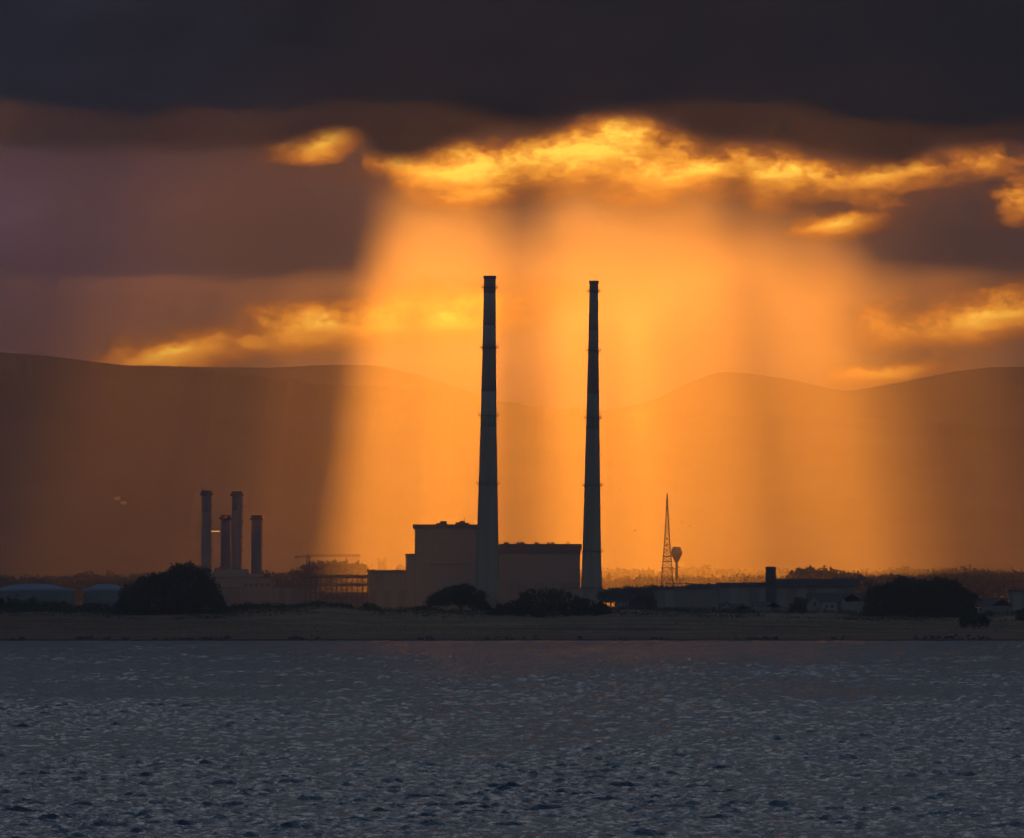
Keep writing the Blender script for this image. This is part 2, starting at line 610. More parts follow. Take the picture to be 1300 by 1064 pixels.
# ------------------------------------------------------------------ setting: hills
def build_hill(name, label, ridge, D, front, back, seed, mat, rough_amp, tree_edge=0.0):
    """ridge: [(px, py)] silhouette at distance D; slopes run down towards front and back"""
    xs = np.concatenate([np.linspace(-4500, px(-120, D), 40)[:-1], np.linspace(px(-120, D), px(1420, D), 520), np.linspace(px(1420, D), 4500, 40)[1:]])
    ys = np.concatenate([np.linspace(front, D, 70), np.linspace(D, back, 22)[1:]])
    u = xs / D * FPX + PW / 2
    h = np.array([pz(v, D) for v in np.interp(u, [r[0] for r in ridge], [r[1] for r in ridge])])
    ker = np.exp(-np.linspace(-2, 2, 15) ** 2); ker /= ker.sum()
    hp = np.convolve(np.pad(h, 7, 'edge'), ker, 'valid')
    if tree_edge:
        hp = hp + tree_edge * np.clip(np_noise(xs / 14.0, xs * 0, seed + 5, 3), 0, 1) * (np_noise(xs / 160.0, xs * 0 + 3, seed + 6, 2) > -0.1)
    Xg, Yg = np.meshgrid(xs, ys)
    s = np.where(Yg <= D, (Yg - front) / (D - front), 1 - (Yg - D) / (back - D))
    prof = np.where(Yg <= D, 0.55 * s + 0.45 * s * s * (3 - 2 * s), s * s * (3 - 2 * s))
    Z = hp[None, :] * prof
    Z += rough_amp * np_noise(Xg / 380, Yg / 420, seed, 5) * np.clip(4 * s * (1 - s), 0, 1) * (s < 0.995)
    Z = np.minimum(Z, hp[None, :] * (0.25 + 0.75 * s) + 2)
    Z = np.where(s < 0.02, -0.5, np.maximum(Z, -0.5))
    o = obj(name, grid_mesh(name, np.stack([Xg, Yg, Z], -1)), mat)
    return tag(o, label, kind='structure')


hill_far_m = mat_noise('hill_heather', (0.15, 0.115, 0.14), (0.24, 0.185, 0.22), 0.004, 0.95, 6, 0.0)
hill_near_m = mat_noise('hill_pasture', (0.13, 0.105, 0.12), (0.25, 0.20, 0.22), 0.006, 0.95, 7, 0.0)
FAR_RIDGE = [(-900, 520), (-300, 470), (0, 470), (120, 464), (180, 464), (260, 466), (340, 467), (420, 463), (480, 464), (540, 478), (620, 505), (700, 524), (770, 522), (830, 508), (875, 485), (912, 472), (945, 473), (1000, 481),
             (1072, 497), (1100, 493), (1150, 484), (1215, 471), (1260, 466), (1310, 466), (1400, 480), (1600, 520), (2200, 560)]
NEAR_RIDGE = [(-1200, 520), (-500, 450), (-100, 440), (0, 447), (60, 452), (110, 458), (150, 463), (230, 468), (275, 475), (340, 482), (400, 488), (470, 491), (540, 497), (595, 508), (650, 515), (750, 521), (820, 526),
              (950, 530), (1070, 529), (1140, 534), (1190, 537), (1250, 541), (1300, 545), (1500, 550), (2200, 590)]
build_hill('far_hill', 'smooth far mountain ridge with a saddle at the right', FAR_RIDGE, 11200, 10200, 12400, 41, hill_far_m, 10)
build_hill('near_hill', 'nearer hillside sloping down from the left under the cloud', NEAR_RIDGE, 9100, 8050, 9900, 51, hill_near_m, 12, 4.0)

# ------------------------------------------------------------------ cloud bank over the hills (unseen, above the frame), its gap shaped to cast the light shafts
CLOUD_Z = 2000.0
GAP = [(-3000, 0), (-250, 0.0), (-100, 0.03), (60, 0.05), (250, 0.075), (340, 0.10), (390, 0.15), (430, 0.26), (470, 0.46), (505, 0.72), (532, 0.92), (550, 1.0), (572, 0.84), (600, 0.98), (620, 0.84), (638, 0.58), (655, 0.68), (676, 0.52), (700, 0.84),
       (725, 1.06), (780, 1.16), (850, 1.14), (880, 0.98), (905, 0.70), (930, 0.54), (960, 0.64), (985, 0.48), (1020, 0.55), (1050, 0.44), (1090, 0.48), (1120, 0.36), (1150, 0.38), (1190, 0.25), (1230, 0.25), (1270, 0.15), (1330, 0.12), (1420, 0.05), (1600, 0.0), (4000, 0)]
NEAR_EDGE = [(-3000, 8300), (300, 8200), (435, 7900), (480, 6900), (510, 6250), (530, 6000), (618, 5900), (638, 6700), (655, 6300), (676, 6900), (705, 5900), (850, 5850), (885, 6100), (915, 6700), (960, 6350), (985, 6800), (1020, 6600), (1050, 7000), (1090, 7000), (1140, 7500), (1190, 7700), (1240, 7900), (1420, 8100), (4000, 8300)]
# slits added nearer than the gap, so leaked sun warms the haze
LEAK_SLITS = ((5280, 8), (5500, 22))


def build_cloud():
    DREF = 6750.0
    shift = (CLOUD_Z - HAZE_TOP) / math.tan(SUN_EL)
    side_shift = shift * math.tan(SUN_AZ)
    xs = np.concatenate([np.linspace(-7000, -950, 30)[:-1], np.linspace(-950, 950, 320), np.linspace(950, 7000, 30)[1:]])
    u = (xs - side_shift) / DREF * FPX + PW / 2
    L = np.interp(u, [g[0] for g in GAP], [g[1] for g in GAP]) * 3400.0
    ragged = np_noise(xs / 42.0, xs * 0, 61, 3)
    L = np.maximum(L * (1 + 0.24 * ragged), 0)
    n0 = np.interp(u, [g[0] for g in NEAR_EDGE], [g[1] for g in NEAR_EDGE]) + 90 * np_noise(xs / 50.0, xs * 0 + 2, 62, 3)
    thick = 40.0
    n0 = n0 + shift
    n1_ = n0 + L + np.where(L > 12, thick / math.tan(SUN_EL), -60.0)
    near, far = 6600.0, 20300.0
    bm_v, bm_f = [], []
    nx = len(xs)
    ts = [0, 0.25, 0.5, 0.75, 0.93, 1.0]

    def sheet(a, b, flip):
        base = len(bm_v)
        rows = len(ts)
        for top in (0, 1):
            for t in ts:
                y = a + (b - a) * t
                edge = 1.0 if 0 < t < 1 else 0.0
                lump = np_noise(xs / 500, y / 600, 63, 4) * 60 * edge * (0 if t > 0.9 or t < 0.1 else 1) * (np.mean(b - a) > 600)
                z = CLOUD_Z + (6.0 if flip else 0.0) + (thick + np.abs(lump) if top else -np.abs(lump) * 0.5 * edge)
                bm_v.extend(zip(xs.tolist(), np.broadcast_to(y, xs.shape).tolist(), np.broadcast_to(z, xs.shape).tolist()))
        off = rows * nx
        for j in range(rows - 1):
            for i in range(nx - 1):
                p = base + j * nx + i
                bm_f.append((p, p + nx, p + nx + 1, p + 1))
                p += off
                bm_f.append((p, p + 1, p + nx + 1, p + nx))
        for j in (0, rows - 1):
            for i in range(nx - 1):
                p = base + j * nx + i
                bm_f.append((p, p + 1, p + 1 + off, p + off))
        for i in (0, nx - 1):
            for j in range(rows - 1):
                p = base + j * nx + i
                bm_f.append((p, p + nx, p + nx + off, p + off))

    edge = np.full_like(xs, near)
    for k, (d, wide) in enumerate(LEAK_SLITS):
        a = d + shift + 260 * np_noise(xs / 85.0, xs * 0, 64, 3)
        g = thick / math.tan(SUN_EL) + wide * (1.0 + 0.7 * np_noise(xs / 90.0, xs * 0 + 7 * k, 65, 3))
        sheet(edge, a, k % 2 == 1)
        edge = a + g
    sheet(edge, n0, False)
    sheet(n1_, np.full_like(xs, far), True)
    me = bpy.data.meshes.new('unseen_cloud_bank')
    me.from_pydata(bm_v, [], bm_f)
    me.update()
    m = mat_noise('unseen_cloud_bank', (0.16, 0.16, 0.18), (0.26, 0.26, 0.28), 0.001, 1.0, 6, 0, spec=0.0)
    o = obj('unseen_cloud_bank', me, m)
    tag(o, 'unseen dark cloud bank above the hills, its ragged gap shaped for the light shafts', kind='structure')


build_cloud()

# ------------------------------------------------------------------ haze: one closed box of even air round camera and land
hz = MB().box(-4700, 4700, -900, 12600, -2.0, HAZE_TOP).build('haze', None)
hm = bpy.data.materials.new('haze')
hm.use_nodes = True
hm.node_tree.nodes.clear()
pv = hm.node_tree.nodes.new('ShaderNodeVolumePrincipled')
pv.inputs['Color'].default_value = (0.95, 0.87, 0.95, 1)
pv.inputs['Density'].default_value = 9.5e-5
pv.inputs['Anisotropy'].default_value = 0.80
ho = hm.node_tree.nodes.new('ShaderNodeOutputMaterial')
hm.node_tree.links.new(pv.outputs[0], ho.inputs['Volume'])
hz.data.materials.append(hm)
tag(hz, 'warm evening haze over the bay', kind='stuff')
# ------------------------------------------------------------------ materials of the things
GROUND_Z = 1.55
M = {}
M['concrete'] = mat_noise('weathered_concrete', (0.25, 0.165, 0.10), (0.36, 0.25, 0.155), 0.08, 0.9, 6, 0.0, (1, 1, 0.15))
M['red_band'] = mat_noise('faded_red_paint', (0.24, 0.115, 0.07), (0.31, 0.155, 0.10), 0.15, 0.8, 6, 0.0, (1, 1, 0.2))
M['white_band'] = mat_noise('dirty_white_paint', (0.26, 0.19, 0.125), (0.36, 0.27, 0.185), 0.15, 0.8, 6, 0.0, (1, 1, 0.2))
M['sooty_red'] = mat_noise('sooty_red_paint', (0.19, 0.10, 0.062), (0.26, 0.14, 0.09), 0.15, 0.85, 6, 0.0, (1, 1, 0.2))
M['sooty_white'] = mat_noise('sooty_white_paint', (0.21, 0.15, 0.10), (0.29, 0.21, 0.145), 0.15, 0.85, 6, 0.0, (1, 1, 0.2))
M['soot'] = mat_noise('soot', (0.03, 0.028, 0.026), (0.06, 0.055, 0.05), 0.2, 0.95)
M['steel'] = mat_noise('dull_steel', (0.10, 0.10, 0.11), (0.18, 0.18, 0.19), 0.3, 0.6, 4, 0, metallic=0.3)
M['dark_steel'] = mat_noise('dark_steel', (0.03, 0.03, 0.032), (0.06, 0.058, 0.055), 0.3, 0.6, 4, 0, metallic=0.2)
M['stack'] = mat_noise('blue_grey_stack', (0.075, 0.075, 0.085), (0.12, 0.12, 0.13), 0.2, 0.6, 5, 0.0, (1, 1, 0.1))
M['clad_a'] = mat_noise('grey_cladding', (0.22, 0.165, 0.115), (0.31, 0.235, 0.165), 0.05, 0.8, 6, 0, (1, 1, 0.3))
M['clad_b'] = mat_noise('brown_cladding', (0.23, 0.165, 0.115), (0.32, 0.235, 0.165), 0.06, 0.8, 6, 0, (1, 1, 0.3))
M['clad_c'] = mat_noise('pale_cladding', (0.16, 0.115, 0.078), (0.22, 0.16, 0.11), 0.06, 0.8, 6, 0, (1, 1, 0.3))
M['core'] = mat_noise('building_core', (0.15, 0.115, 0.085), (0.21, 0.165, 0.125), 0.05, 0.9)
M['parapet'] = mat_noise('dark_parapet', (0.05, 0.046, 0.042), (0.09, 0.082, 0.075), 0.2, 0.9)
M['roof'] = mat_noise('dark_roof', (0.06, 0.05, 0.045), (0.10, 0.085, 0.075), 0.3, 0.85)
M['brown_roof'] = mat_noise('brown_roof_tile', (0.085, 0.05, 0.04), (0.14, 0.085, 0.065), 0.8, 0.9)
M['plaster'] = mat_noise('grey_white_plaster', (0.17, 0.13, 0.098), (0.24, 0.19, 0.145), 0.5, 0.9)
M['tank'] = mat_noise('pale_tank_paint', (0.15, 0.155, 0.18), (0.22, 0.23, 0.26), 0.1, 0.5, 4)
M['tank_wall'] = mat_noise('grey_tank_wall', (0.10, 0.085, 0.07), (0.15, 0.13, 0.11), 0.1, 0.8, 5, 0, (1, 1, 0.3))
M['stone'] = mat_noise('dark_stone', (0.12, 0.105, 0.09), (0.20, 0.175, 0.15), 0.3, 0.9)
M['glass'] = mat_noise('dark_glass', (0.02, 0.022, 0.025), (0.04, 0.042, 0.045), 0.5, 0.2)
M['timber'] = mat_noise('weathered_timber', (0.06, 0.05, 0.04), (0.11, 0.09, 0.07), 1.0, 0.9)
M['feather'] = mat_noise('gull_feather', (0.10, 0.10, 0.10), (0.2, 0.2, 0.2), 3.0, 0.9)
M['mast_red'] = mat_noise('mast_red_paint', (0.16, 0.04, 0.03), (0.24, 0.06, 0.045), 0.5, 0.7)


def mat_glow(name, col, strength):
    m = bpy.data.materials.new(name)
    m.use_nodes = True
    b = m.node_tree.nodes['Principled BSDF']
    b.inputs['Base Color'].default_value = (*col, 1)
    b.inputs['Emission Color'].default_value = (*col, 1)
    b.inputs['Emission Strength'].default_value = strength
    n = m.node_tree.nodes.new('ShaderNodeTexNoise')
    n.inputs['Scale'].default_value = 2.0
    mr = m.node_tree.nodes.new('ShaderNodeMapRange')
    mr.inputs['To Min'].default_value = strength * 0.8
    mr.inputs['To Max'].default_value = strength * 1.2
    m.node_tree.links.new(n.outputs['Fac'], mr.inputs['Value'])
    m.node_tree.links.new(mr.outputs[0], b.inputs['Emission Strength'])
    return m


M['red_lamp'] = mat_glow('red_warning_lamp', (1.0, 0.06, 0.03), 1.6)
M['warm_lamp'] = mat_glow('warm_lamp', (1.0, 0.55, 0.2), 2.5)
M['glow_strip'] = mat_glow('orange_glow', (1.0, 0.45, 0.14), 0.9)  # glow for the walkway strip and the farmhouse sun glints


class Frame:
    """local metres of a thing that stands at photograph column xc and distance D"""
    def __init__(self, xc, D, zbase=GROUND_Z):
        self.D, self.loc = D, (px(xc, D), D, zbase)

    def x(self, u): return px(u, self.D) - self.loc[0]
    def z(self, v): return pz(v, self.D) - self.loc[2]

    def box(self, mb, u0, u1, v0, v1, y0, y1):
        """v0 = top row, v1 = bottom row (None = ground)"""
        z0 = 0.0 if v1 is None else self.z(v1)
        return mb.box(self.x(u0), self.x(u1), y0, y1, z0, self.z(v0))


# ------------------------------------------------------------------ the two tall chimneys
def tall_chimney(label, prof, bands, rings, D, sooty):
    """prof: [(row, left, right)] from top to ground"""
    xc = (prof[-1][1] + prof[-1][2]) / 2
    F = Frame(xc, D)
    t = thing('tall_chimney', label, 'chimney', F.loc, 'tall power station chimneys')
    rows = [p[0] for p in prof]
    rad = lambda v: np.interp(v, rows, [(p[2] - p[1]) / 2 for p in prof]) * mpp(D)
    last = bands[-1][1]
    zend = F.z(prof[-1][0])
    for v0, v1, mat in bands:
        vs = np.linspace(v1, v0, 4)
        MB().lathe([(rad(v), F.z(v)) for v in vs], 0, 0, 40).build('painted_band', M[mat], t, True)
    vs = np.linspace(prof[-1][0], last, 12)
    pr = [(rad(v) + 0.0, F.z(v)) for v in vs]
    pr[0] = (pr[0][0], 0.0)
    MB().lathe(pr, 0, 0, 40).build('shaft', M['concrete'], t, True)
    r = rad(rows[0])
    top = F.z(rows[0])
    MB().lathe([(r + 0.05, top - 1.6), (r + 0.35, top - 1.4), (r + 0.35, top + 0.25), (r - 0.8, top + 0.25), (r - 0.8, top - 2)], 0, 0, 40, False).build('rim', M['soot'], t)
    for v in rings:
        r, z = rad(v), F.z(v)
        g = MB().lathe([(r - 0.1, z - 0.25), (r + 1.6, z), (r + 1.6, z + 0.25), (r - 0.1, z + 0.22)], 0, 0, 32, False).build('gallery', M['dark_steel'], t)
        rail = MB()
        for i in range(24):
            a, b = 2 * math.pi * i / 24, 2 * math.pi * (i + 1) / 24
            P = lambda q, h: ((r + 1.55) * math.cos(q), (r + 1.55) * math.sin(q), z + h)
            rail.tube(P(a, 0.2), P(a, 1.35), 0.05, n=4)
            rail.tube(P(a, 1.35), P(b, 1.35), 0.06, n=4)
            rail.tube(P(a, 0.8), P(b, 0.8), 0.045, n=4)
        tag(rail.build('railing', M['dark_steel'], g), kind='stuff')
        br = MB()
        for i in range(8):
            a = 2 * math.pi * i / 8
            br.tube((r * math.cos(a), r * math.sin(a), z - 1.5), ((r + 1.1) * math.cos(a), (r + 1.1) * math.sin(a), z), 0.1, n=4)
        tag(br.build('bracket', M['dark_steel'], g), kind='stuff')
    lad = MB()
    for k in range(len(prof) - 1):
        v0, v1 = prof[k][0], prof[k + 1][0]
        for s in (-0.3, 0.3):
            lad.tube((s, -rad(v0) - 0.35, F.z(v0)), (s, -rad(v1) - 0.35, max(F.z(v1), 0.1)), 0.07, n=4)
    lad.build('ladder', M['dark_steel'], t)
    t.rotation_euler = (0, 0.0081, 0)   # both chimneys lean a hair to the right
    return t


tall_chimney('taller left chimney with faint red and white bands rising before the power station',
             [(351, 614.4, 629.2), (441, 612.6, 629.8), (527, 610.6, 630.6), (614, 608.0, 632.0), (700, 605.0, 633.2), (772, 602.6, 634.2)],
             [(351, 372, 'red_band'), (372, 396, 'white_band'), (396, 413, 'red_band'), (413, 440, 'white_band'), (440, 497, 'red_band'), (497, 542, 'white_band')],
             [365.5, 441.5, 528, 614.5], 4255, False)
tall_chimney('slimmer dark right chimney standing past the right end of the power station',
             [(357, 748.8, 759.6), (445, 747.0, 760.2), (531, 744.6, 761.2), (616, 742.4, 762.4), (700, 739.8, 763.4), (772, 736.6, 764.8)],
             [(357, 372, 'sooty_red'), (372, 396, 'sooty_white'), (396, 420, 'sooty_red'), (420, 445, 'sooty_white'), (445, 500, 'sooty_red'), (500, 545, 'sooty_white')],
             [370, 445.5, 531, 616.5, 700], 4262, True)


# ------------------------------------------------------------------ power station blocks
PANEL_CACHE = {}


def panel_wall(t, F, u0, u1, v0, v1, nx_, nz_, yfront, mats, seed, parent=None):
    """cladding panels standing proud of a block's front face"""
    rng = random.Random(seed)
    w = (F.x(u1) - F.x(u0)) / nx_
    ztop, zbot = F.z(v0), (0.2 if v1 is None else F.z(v1))
    h = (ztop - zbot) / nz_
    key = (round(w, 3), round(h, 3))
    for m in mats:
        if (key, m) not in PANEL_CACHE:
            me = MB().box(-w / 2 + 0.10, w / 2 - 0.10, -0.22, 0.0, -h / 2 + 0.12, h / 2 - 0.12).mesh('cladding_panel')
            me.materials.append(M[m])
            PANEL_CACHE[(key, m)] = me
    for i in range(nx_):
        for k in range(nz_):
            o = obj('cladding_panel', PANEL_CACHE[(key, rng.choice(mats))], None, parent or t,
                    (F.x(u0) + w * (i + 0.5), yfront - 0.01 - rng.random() * 0.06, zbot + h * (k + 0.5)))


# left block
F = Frame(545, 4285)
t = thing('power_station_block', 'large stepped concrete power station block left of the taller chimney', 'building', F.loc)
wl = F.box(MB(), 526.5, 606, 669, None, 0, 62).build('main_wall', M['core'], t)
panel_wall(t, F, 527, 605.5, 671.5, 716, 7, 3, 0, ['clad_a', 'clad_a', 'clad_b'], 3, wl)
panel_wall(t, F, 527, 605.5, 716.6, 771, 7, 3, 0, ['clad_a', 'clad_b', 'clad_b'], 4, wl)
F.box(MB(), 524.0, 607.5, 665.8, 671.0, -1.6, 63).build('parapet', M['parapet'], t)
w2 = F.box(MB(), 515, 526.4, 705.5, None, 2.5, 55).build('stair_wing', M['core'], t)
panel_wall(t, F, 515.3, 526.2, 707, 771, 1, 3, 2.5, ['clad_a'], 5, w2)
F.box(MB(), 514, 526.3, 703, 705.4, 1.6, 56).build('parapet', M['parapet'], t)
w3 = F.box(MB(), 467.5, 514.9, 726.5, None, 4.5, 50).build('low_wing', M['core'], t)
panel_wall(t, F, 468, 514.7, 728.5, 771, 5, 2, 4.5, ['clad_a', 'clad_b', 'clad_c'], 6, w3)
F.box(MB(), 466, 513.9, 723.6, 726.4, 3.6, 51).build('parapet', M['parapet'], t)
for (a, b, c) in ((553.5, 558.5, 663.8), (558.5, 567, 661.3), (578, 583.5, 662.8), (583.5, 590, 661.0), (590, 595.5, 663.4)):
    mb = F.box(MB(), a, b, c, 665.75, 10, 26)
    mb.build('roof_unit', M['parapet'], t)
MB().tube((F.x(589.2), 15, F.z(661)), (F.x(589.2), 15, F.z(656.5)), 0.22, 0.1).build('antenna', M['dark_steel'], t)
F.box(MB(), 546, 590, 716.0, 717.3, -0.75, -0.32).build('ledge', M['parapet'], t)

# right block
F = Frame(685, 4290)
t = thing('boiler_house', 'long flat roofed power station block between the two tall chimneys', 'building', F.loc)
wl = F.box(MB(), 606.6, 736.5, 695, None, 0, 55).build('main_wall', M['core'], t)
panel_wall(t, F, 633, 736.2, 704, 740, 9, 2, 0, ['clad_a', 'clad_b'], 13, wl)
panel_wall(t, F, 633, 736.2, 740.6, 771, 9, 2, 0, ['clad_a', 'clad_c', 'clad_b'], 14, wl)
panel_wall(t, F, 607, 632.6, 697, 771, 2, 4, 0, ['clad_a', 'clad_b'], 15, wl)
F.box(MB(), 632.5, 736.8, 697.5, 703.2, -0.5, -0.05).build('clerestory', M['glass'], t)
F.box(MB(), 607.6, 738.6, 691.4, 697.2, -1.4, 56).build('parapet', M['parapet'], t)
F.box(MB(), 607.8, 738.2, 690.6, 691.35, -1.0, 55).build('roof_edge', M['roof'], t)
for (a, b, c) in ((639.8, 646, 688), (656, 659.4, 688.3), (660.8, 665.8, 688), (678.8, 683.6, 688.2), (695, 698, 688.5), (699.8, 704, 688.2)):
    u = F.box(MB(), a, b, c + 0.9, 690.5, 8, 14).build('roof_vent', M['parapet'], t)
    F.box(MB(), a - 0.5, b + 0.5, c, c + 0.85, 7.6, 14.4).build('cowl', M['dark_steel'], u)
for a in (720.3, 722.6):
    MB().tube((F.x(a), 10, F.z(690.5)), (F.x(a), 10, F.z(687.6)), 0.25).build('roof_pipe', M['dark_steel'], t)

# low annexe under the right chimney
F = Frame(748, 4180)
t = thing('low_annexe', 'low flat grey annexe at the foot of the slimmer right chimney', 'building', F.loc)
wl = F.box(MB(), 714, 766, 747, None, 0, 20).build('wall', M['core'], t)
panel_wall(t, F, 714.2, 765.8, 748, 771, 6, 1, 0, ['clad_c', 'clad_a'], 17, wl)
F.box(MB(), 713.6, 766.4, 745.6, 746.9, -0.5, 20.5).build('roof', M['roof'], t)


# ------------------------------------------------------------------ four steel stacks and their plant
def steel_stack(label, u0, u1, top, D, platforms, lamp=None):
    F = Frame((u0 + u1) / 2, D)
    t = thing('steel_stack', label, 'chimney', F.loc, 'steel stacks of the gas plant')
    r = (u1 - u0) / 2 * mpp(D)
    z = F.z(top)
    MB().lathe([(r * 1.02, 0), (r, 12), (r, z)], 0, 0, 32, True).build('shaft', M['stack'], t, True)
    for k in range(1, 6):
        zz = 14 + (z - 18) * k / 6
        MB().lathe([(r + 0.02, zz), (r + 0.16, zz + 0.1), (r + 0.16, zz + 0.5), (r + 0.02, zz + 0.6)], 0, 0, 32, False).build('stiffening_ring', M['stack'], t)
    g = MB().lathe([(r, z - 3.0), (r + 1.1, z - 2.7), (r + 1.1, z - 1.4), (r, z - 1.4)], 0, 0, 24, False).build('gallery', M['dark_steel'], t)
    MB().lathe([(r, z - 1.0), (r + 0.3, z - 0.8), (r + 0.3, z + 0.1), (r - 0.4, z + 0.1), (r - 0.4, z - 1)], 0, 0, 32, False).build('rim', M['soot'], t)
    for v in platforms:
        zz = F.z(v)
        MB().box(r - 0.2, r + 1.3, -1.2, 1.2, zz, zz + 0.2).box(r + 1.2, r + 1.3, -1.2, 1.2, zz + 0.2, zz + 1.3).box(r - 0.2, r + 1.2, -1.2, -1.1, zz + 0.9, zz + 1.25).build('landing', M['dark_steel'], t)
    MB().tube((r + 0.5, 0, 10), (r + 0.5, 0, z - 3), 0.14, n=5).build('ladder', M['dark_steel'], t)
    if lamp:
        o = MB().lathe([(0.15, -0.5), (0.5, -0.3), (0.55, 0.2), (0.3, 0.55)], 0, 0, 10).build('warning_light', M['red_lamp'], t)
        o.location = (F.x(lamp[0]), lamp[2], F.z(lamp[1]))
    t.rotation_euler = (0, 0.005, 0)
    return t


steel_stack('tall blue grey steel stack, leftmost of the four', 255.2, 267.2, 623.2, 4460, [644, 663, 682, 701])
steel_stack('short steel stack with a red lamp tucked behind the second tall one', 279.8, 292.2, 654.0, 4500, [], (286.6, 657.2, -3.6))
steel_stack('tall dark steel stack, second of the tall pair', 293.6, 306.2, 624.0, 4470, [645, 664, 683, 701])
steel_stack('short steel stack with a red lamp, rightmost of the four', 318.6, 331.6, 654.6, 4490, [], (333.6, 658.0, 0.0))

F = Frame(273, 4480)
t = thing('stack_walkway', 'walkway with a glowing orange strip bridging the leftmost stack and the short one', 'walkway', (F.loc[0], F.loc[1], pz(675, 4480)))
w = F.x(279.6) - F.x(267.0)
MB().box(-w / 2, w / 2, -0.9, 0.9, -0.5, -0.2).build('deck', M['steel'], t)
MB().box(-w / 2 + 0.3, w / 2 - 0.3, -0.95, -0.8, -0.15, 0.55).build('glow_strip', M['glow_strip'], t)  # orange strip that glows, added along the deck
for s in (-0.85, 0.85):
    MB().tube((-w / 2, s, 1.0), (w / 2, s, 1.0), 0.06, n=4).build('handrail', M['dark_steel'], t)

F = Frame(305, 4440)
t = thing('gas_plant', 'grey gas plant building at the foot of the four stacks', 'building', F.loc)
a = F.box(MB(), 268, 346, 733.5, None, 14, 60).build('turbine_hall', M['core'], t)
panel_wall(t, F, 268.3, 345.7, 734.5, 771, 8, 2, 14, ['clad_a', 'clad_b', 'clad_a'], 23, a)
F.box(MB(), 267.4, 346.6, 732, 733.4, 13.4, 60.5).build('roof', M['roof'], t)
b = F.box(MB(), 270, 312, 723.5, 732, 20, 50).build('boiler_housing', M['clad_a'], t)
F.box(MB(), 313, 331, 728.5, 731.9, 22, 45).build('boiler_housing', M['clad_b'], t)
for (u0, u1, v) in ((271, 273.5, 720.5), (275.5, 277.5, 719.5), (308, 313.5, 722.6), (284, 287, 721.5)):
    F.box(MB(), u0, u1, v, 723.4, 24, 30).build('roof_unit', M['dark_steel'], t)
F.box(MB(), 334, 341, 728.8, 731.9, 22, 30).build('roof_unit', M['dark_steel'], t)
c = F.box(MB(), 276, 304, 746.5, None, 2, 13.5).build('annexe', M['core'], t)
panel_wall(t, F, 276.3, 303.7, 747.5, 771, 4, 1, 2, ['clad_c'], 24, c)
F.box(MB(), 275.5, 304.5, 745.4, 746.4, 1.5, 13.7).build('annexe_roof', M['roof'], t)
for k in range(5):
    F.box(MB(), 309 + k * 7, 313 + k * 7, 741, 745, 13.2, 13.5).build('window', M['glass'], t)

F = Frame(372, 4420)
t = thing('low_plant_building', 'long low grey plant building between the stacks and the pipe rack', 'building', F.loc)
a = F.box(MB(), 346.5, 402, 746, None, 0, 25).build('wall', M['core'], t)
panel_wall(t, F, 347, 401.5, 747, 771, 7, 1, 0, ['clad_a', 'clad_c', 'clad_b'], 27, a)
F.box(MB(), 346, 402.6, 744.6, 745.9, -0.5, 25.5).build('roof', M['roof'], t)

# pipe rack
F = Frame(427, 4400)
t = thing('pipe_rack', 'open steel pipe rack left of the power station', 'pipe rack', F.loc)
us = np.linspace(387.5, 466.5, 13)
for u in us:
    for y in (0, 9):
        F.box(MB(), u - 0.5, u + 0.5, 729.5, None, y, y + 0.45).build('post', M['dark_steel'], t)
for v, hgt in ((733.2, 1.5), (743.4, 1.2), (752.5, 0.8)):
    for y in (-0.1, 8.9):
        F.box(MB(), 386.8, 467.2, v - hgt / 2, v + hgt / 2, y - 0.35, y - 0.05).build('beam', M['dark_steel'], t)
for k, v in enumerate((730.9, 732.4, 741.9)):
    for y in (2.2, 4.4, 6.6):
        MB().tube((F.x(386.5), y, F.z(v)), (F.x(467), y, F.z(v)), 0.32, n=8).build('pipe', M['steel'], t)
for k in range(12):
    u0, u1 = us[k], us[k + 1]
    if k % 3 == 1:
        MB().tube((F.x(u0), -0.2, F.z(743)), (F.x(u1), -0.2, F.z(733.5)), 0.16, n=4).build('brace', M['dark_steel'], t)
    for s in (0.33, 0.66):
        uu = u0 + (u1 - u0) * s
        MB().tube((F.x(uu), -0.2, F.z(743)), (F.x(uu), -0.2, F.z(729.2)), 0.10, n=4).build('hanger', M['dark_steel'], t)
MB().tube((F.x(387), 0, F.z(729.4)), (F.x(467), 0, F.z(729.4)), 0.12, n=4).build('handrail', M['dark_steel'], t)

F = Frame(433, 4440)
t = thing('pump_house', 'low pale pump house seen through the pipe rack', 'building', F.loc)
a = F.box(MB(), 402.8, 466, 753.5, None, 0, 18).build('wall', M['clad_c'], t)
F.box(MB(), 402.4, 466.4, 752.2, 753.4, -0.4, 18.4).build('roof', M['roof'], t)
for k in range(8):
    F.box(MB(), 406 + k * 7.4, 410 + k * 7.4, 757, 761, -0.12, -0.02).build('window', M['glass'], t)

# tower crane
F = Frame(391, 5700)
t = thing('tower_crane', 'hazy tower crane with a long level jib behind the pipe rack', 'crane', F.loc)
def lattice(mb, p, q, w, n, r):
    p, q = Vector(p), Vector(q)
    d = (q - p)
    if abs(d.z) > abs(d.x):
        c = [Vector((sx * w, sy * w, 0)) for sx, sy in ((-1, -1), (1, -1), (1, 1), (-1, 1))]
    else:
        c = [Vector((0, -w, -w)), Vector((0, w, -w)), Vector((0, 0, w))]
    for k in c:
        mb.tube(p + k, q + k, r, n=4)
    for i in range(n):
        a, b = p + d * (i / n), p + d * ((i + 1) / n)
        for j in range(len(c)):
            j2 = (j + 1) % len(c)
            mb.tube(a + c[j], b + c[j2], r * 0.7, n=3)
    return mb
lattice(MB(), (0, 0, 0), (0, 0, F.z(707)), 1.2, 8, 0.22).build('mast', M['dark_steel'], t)
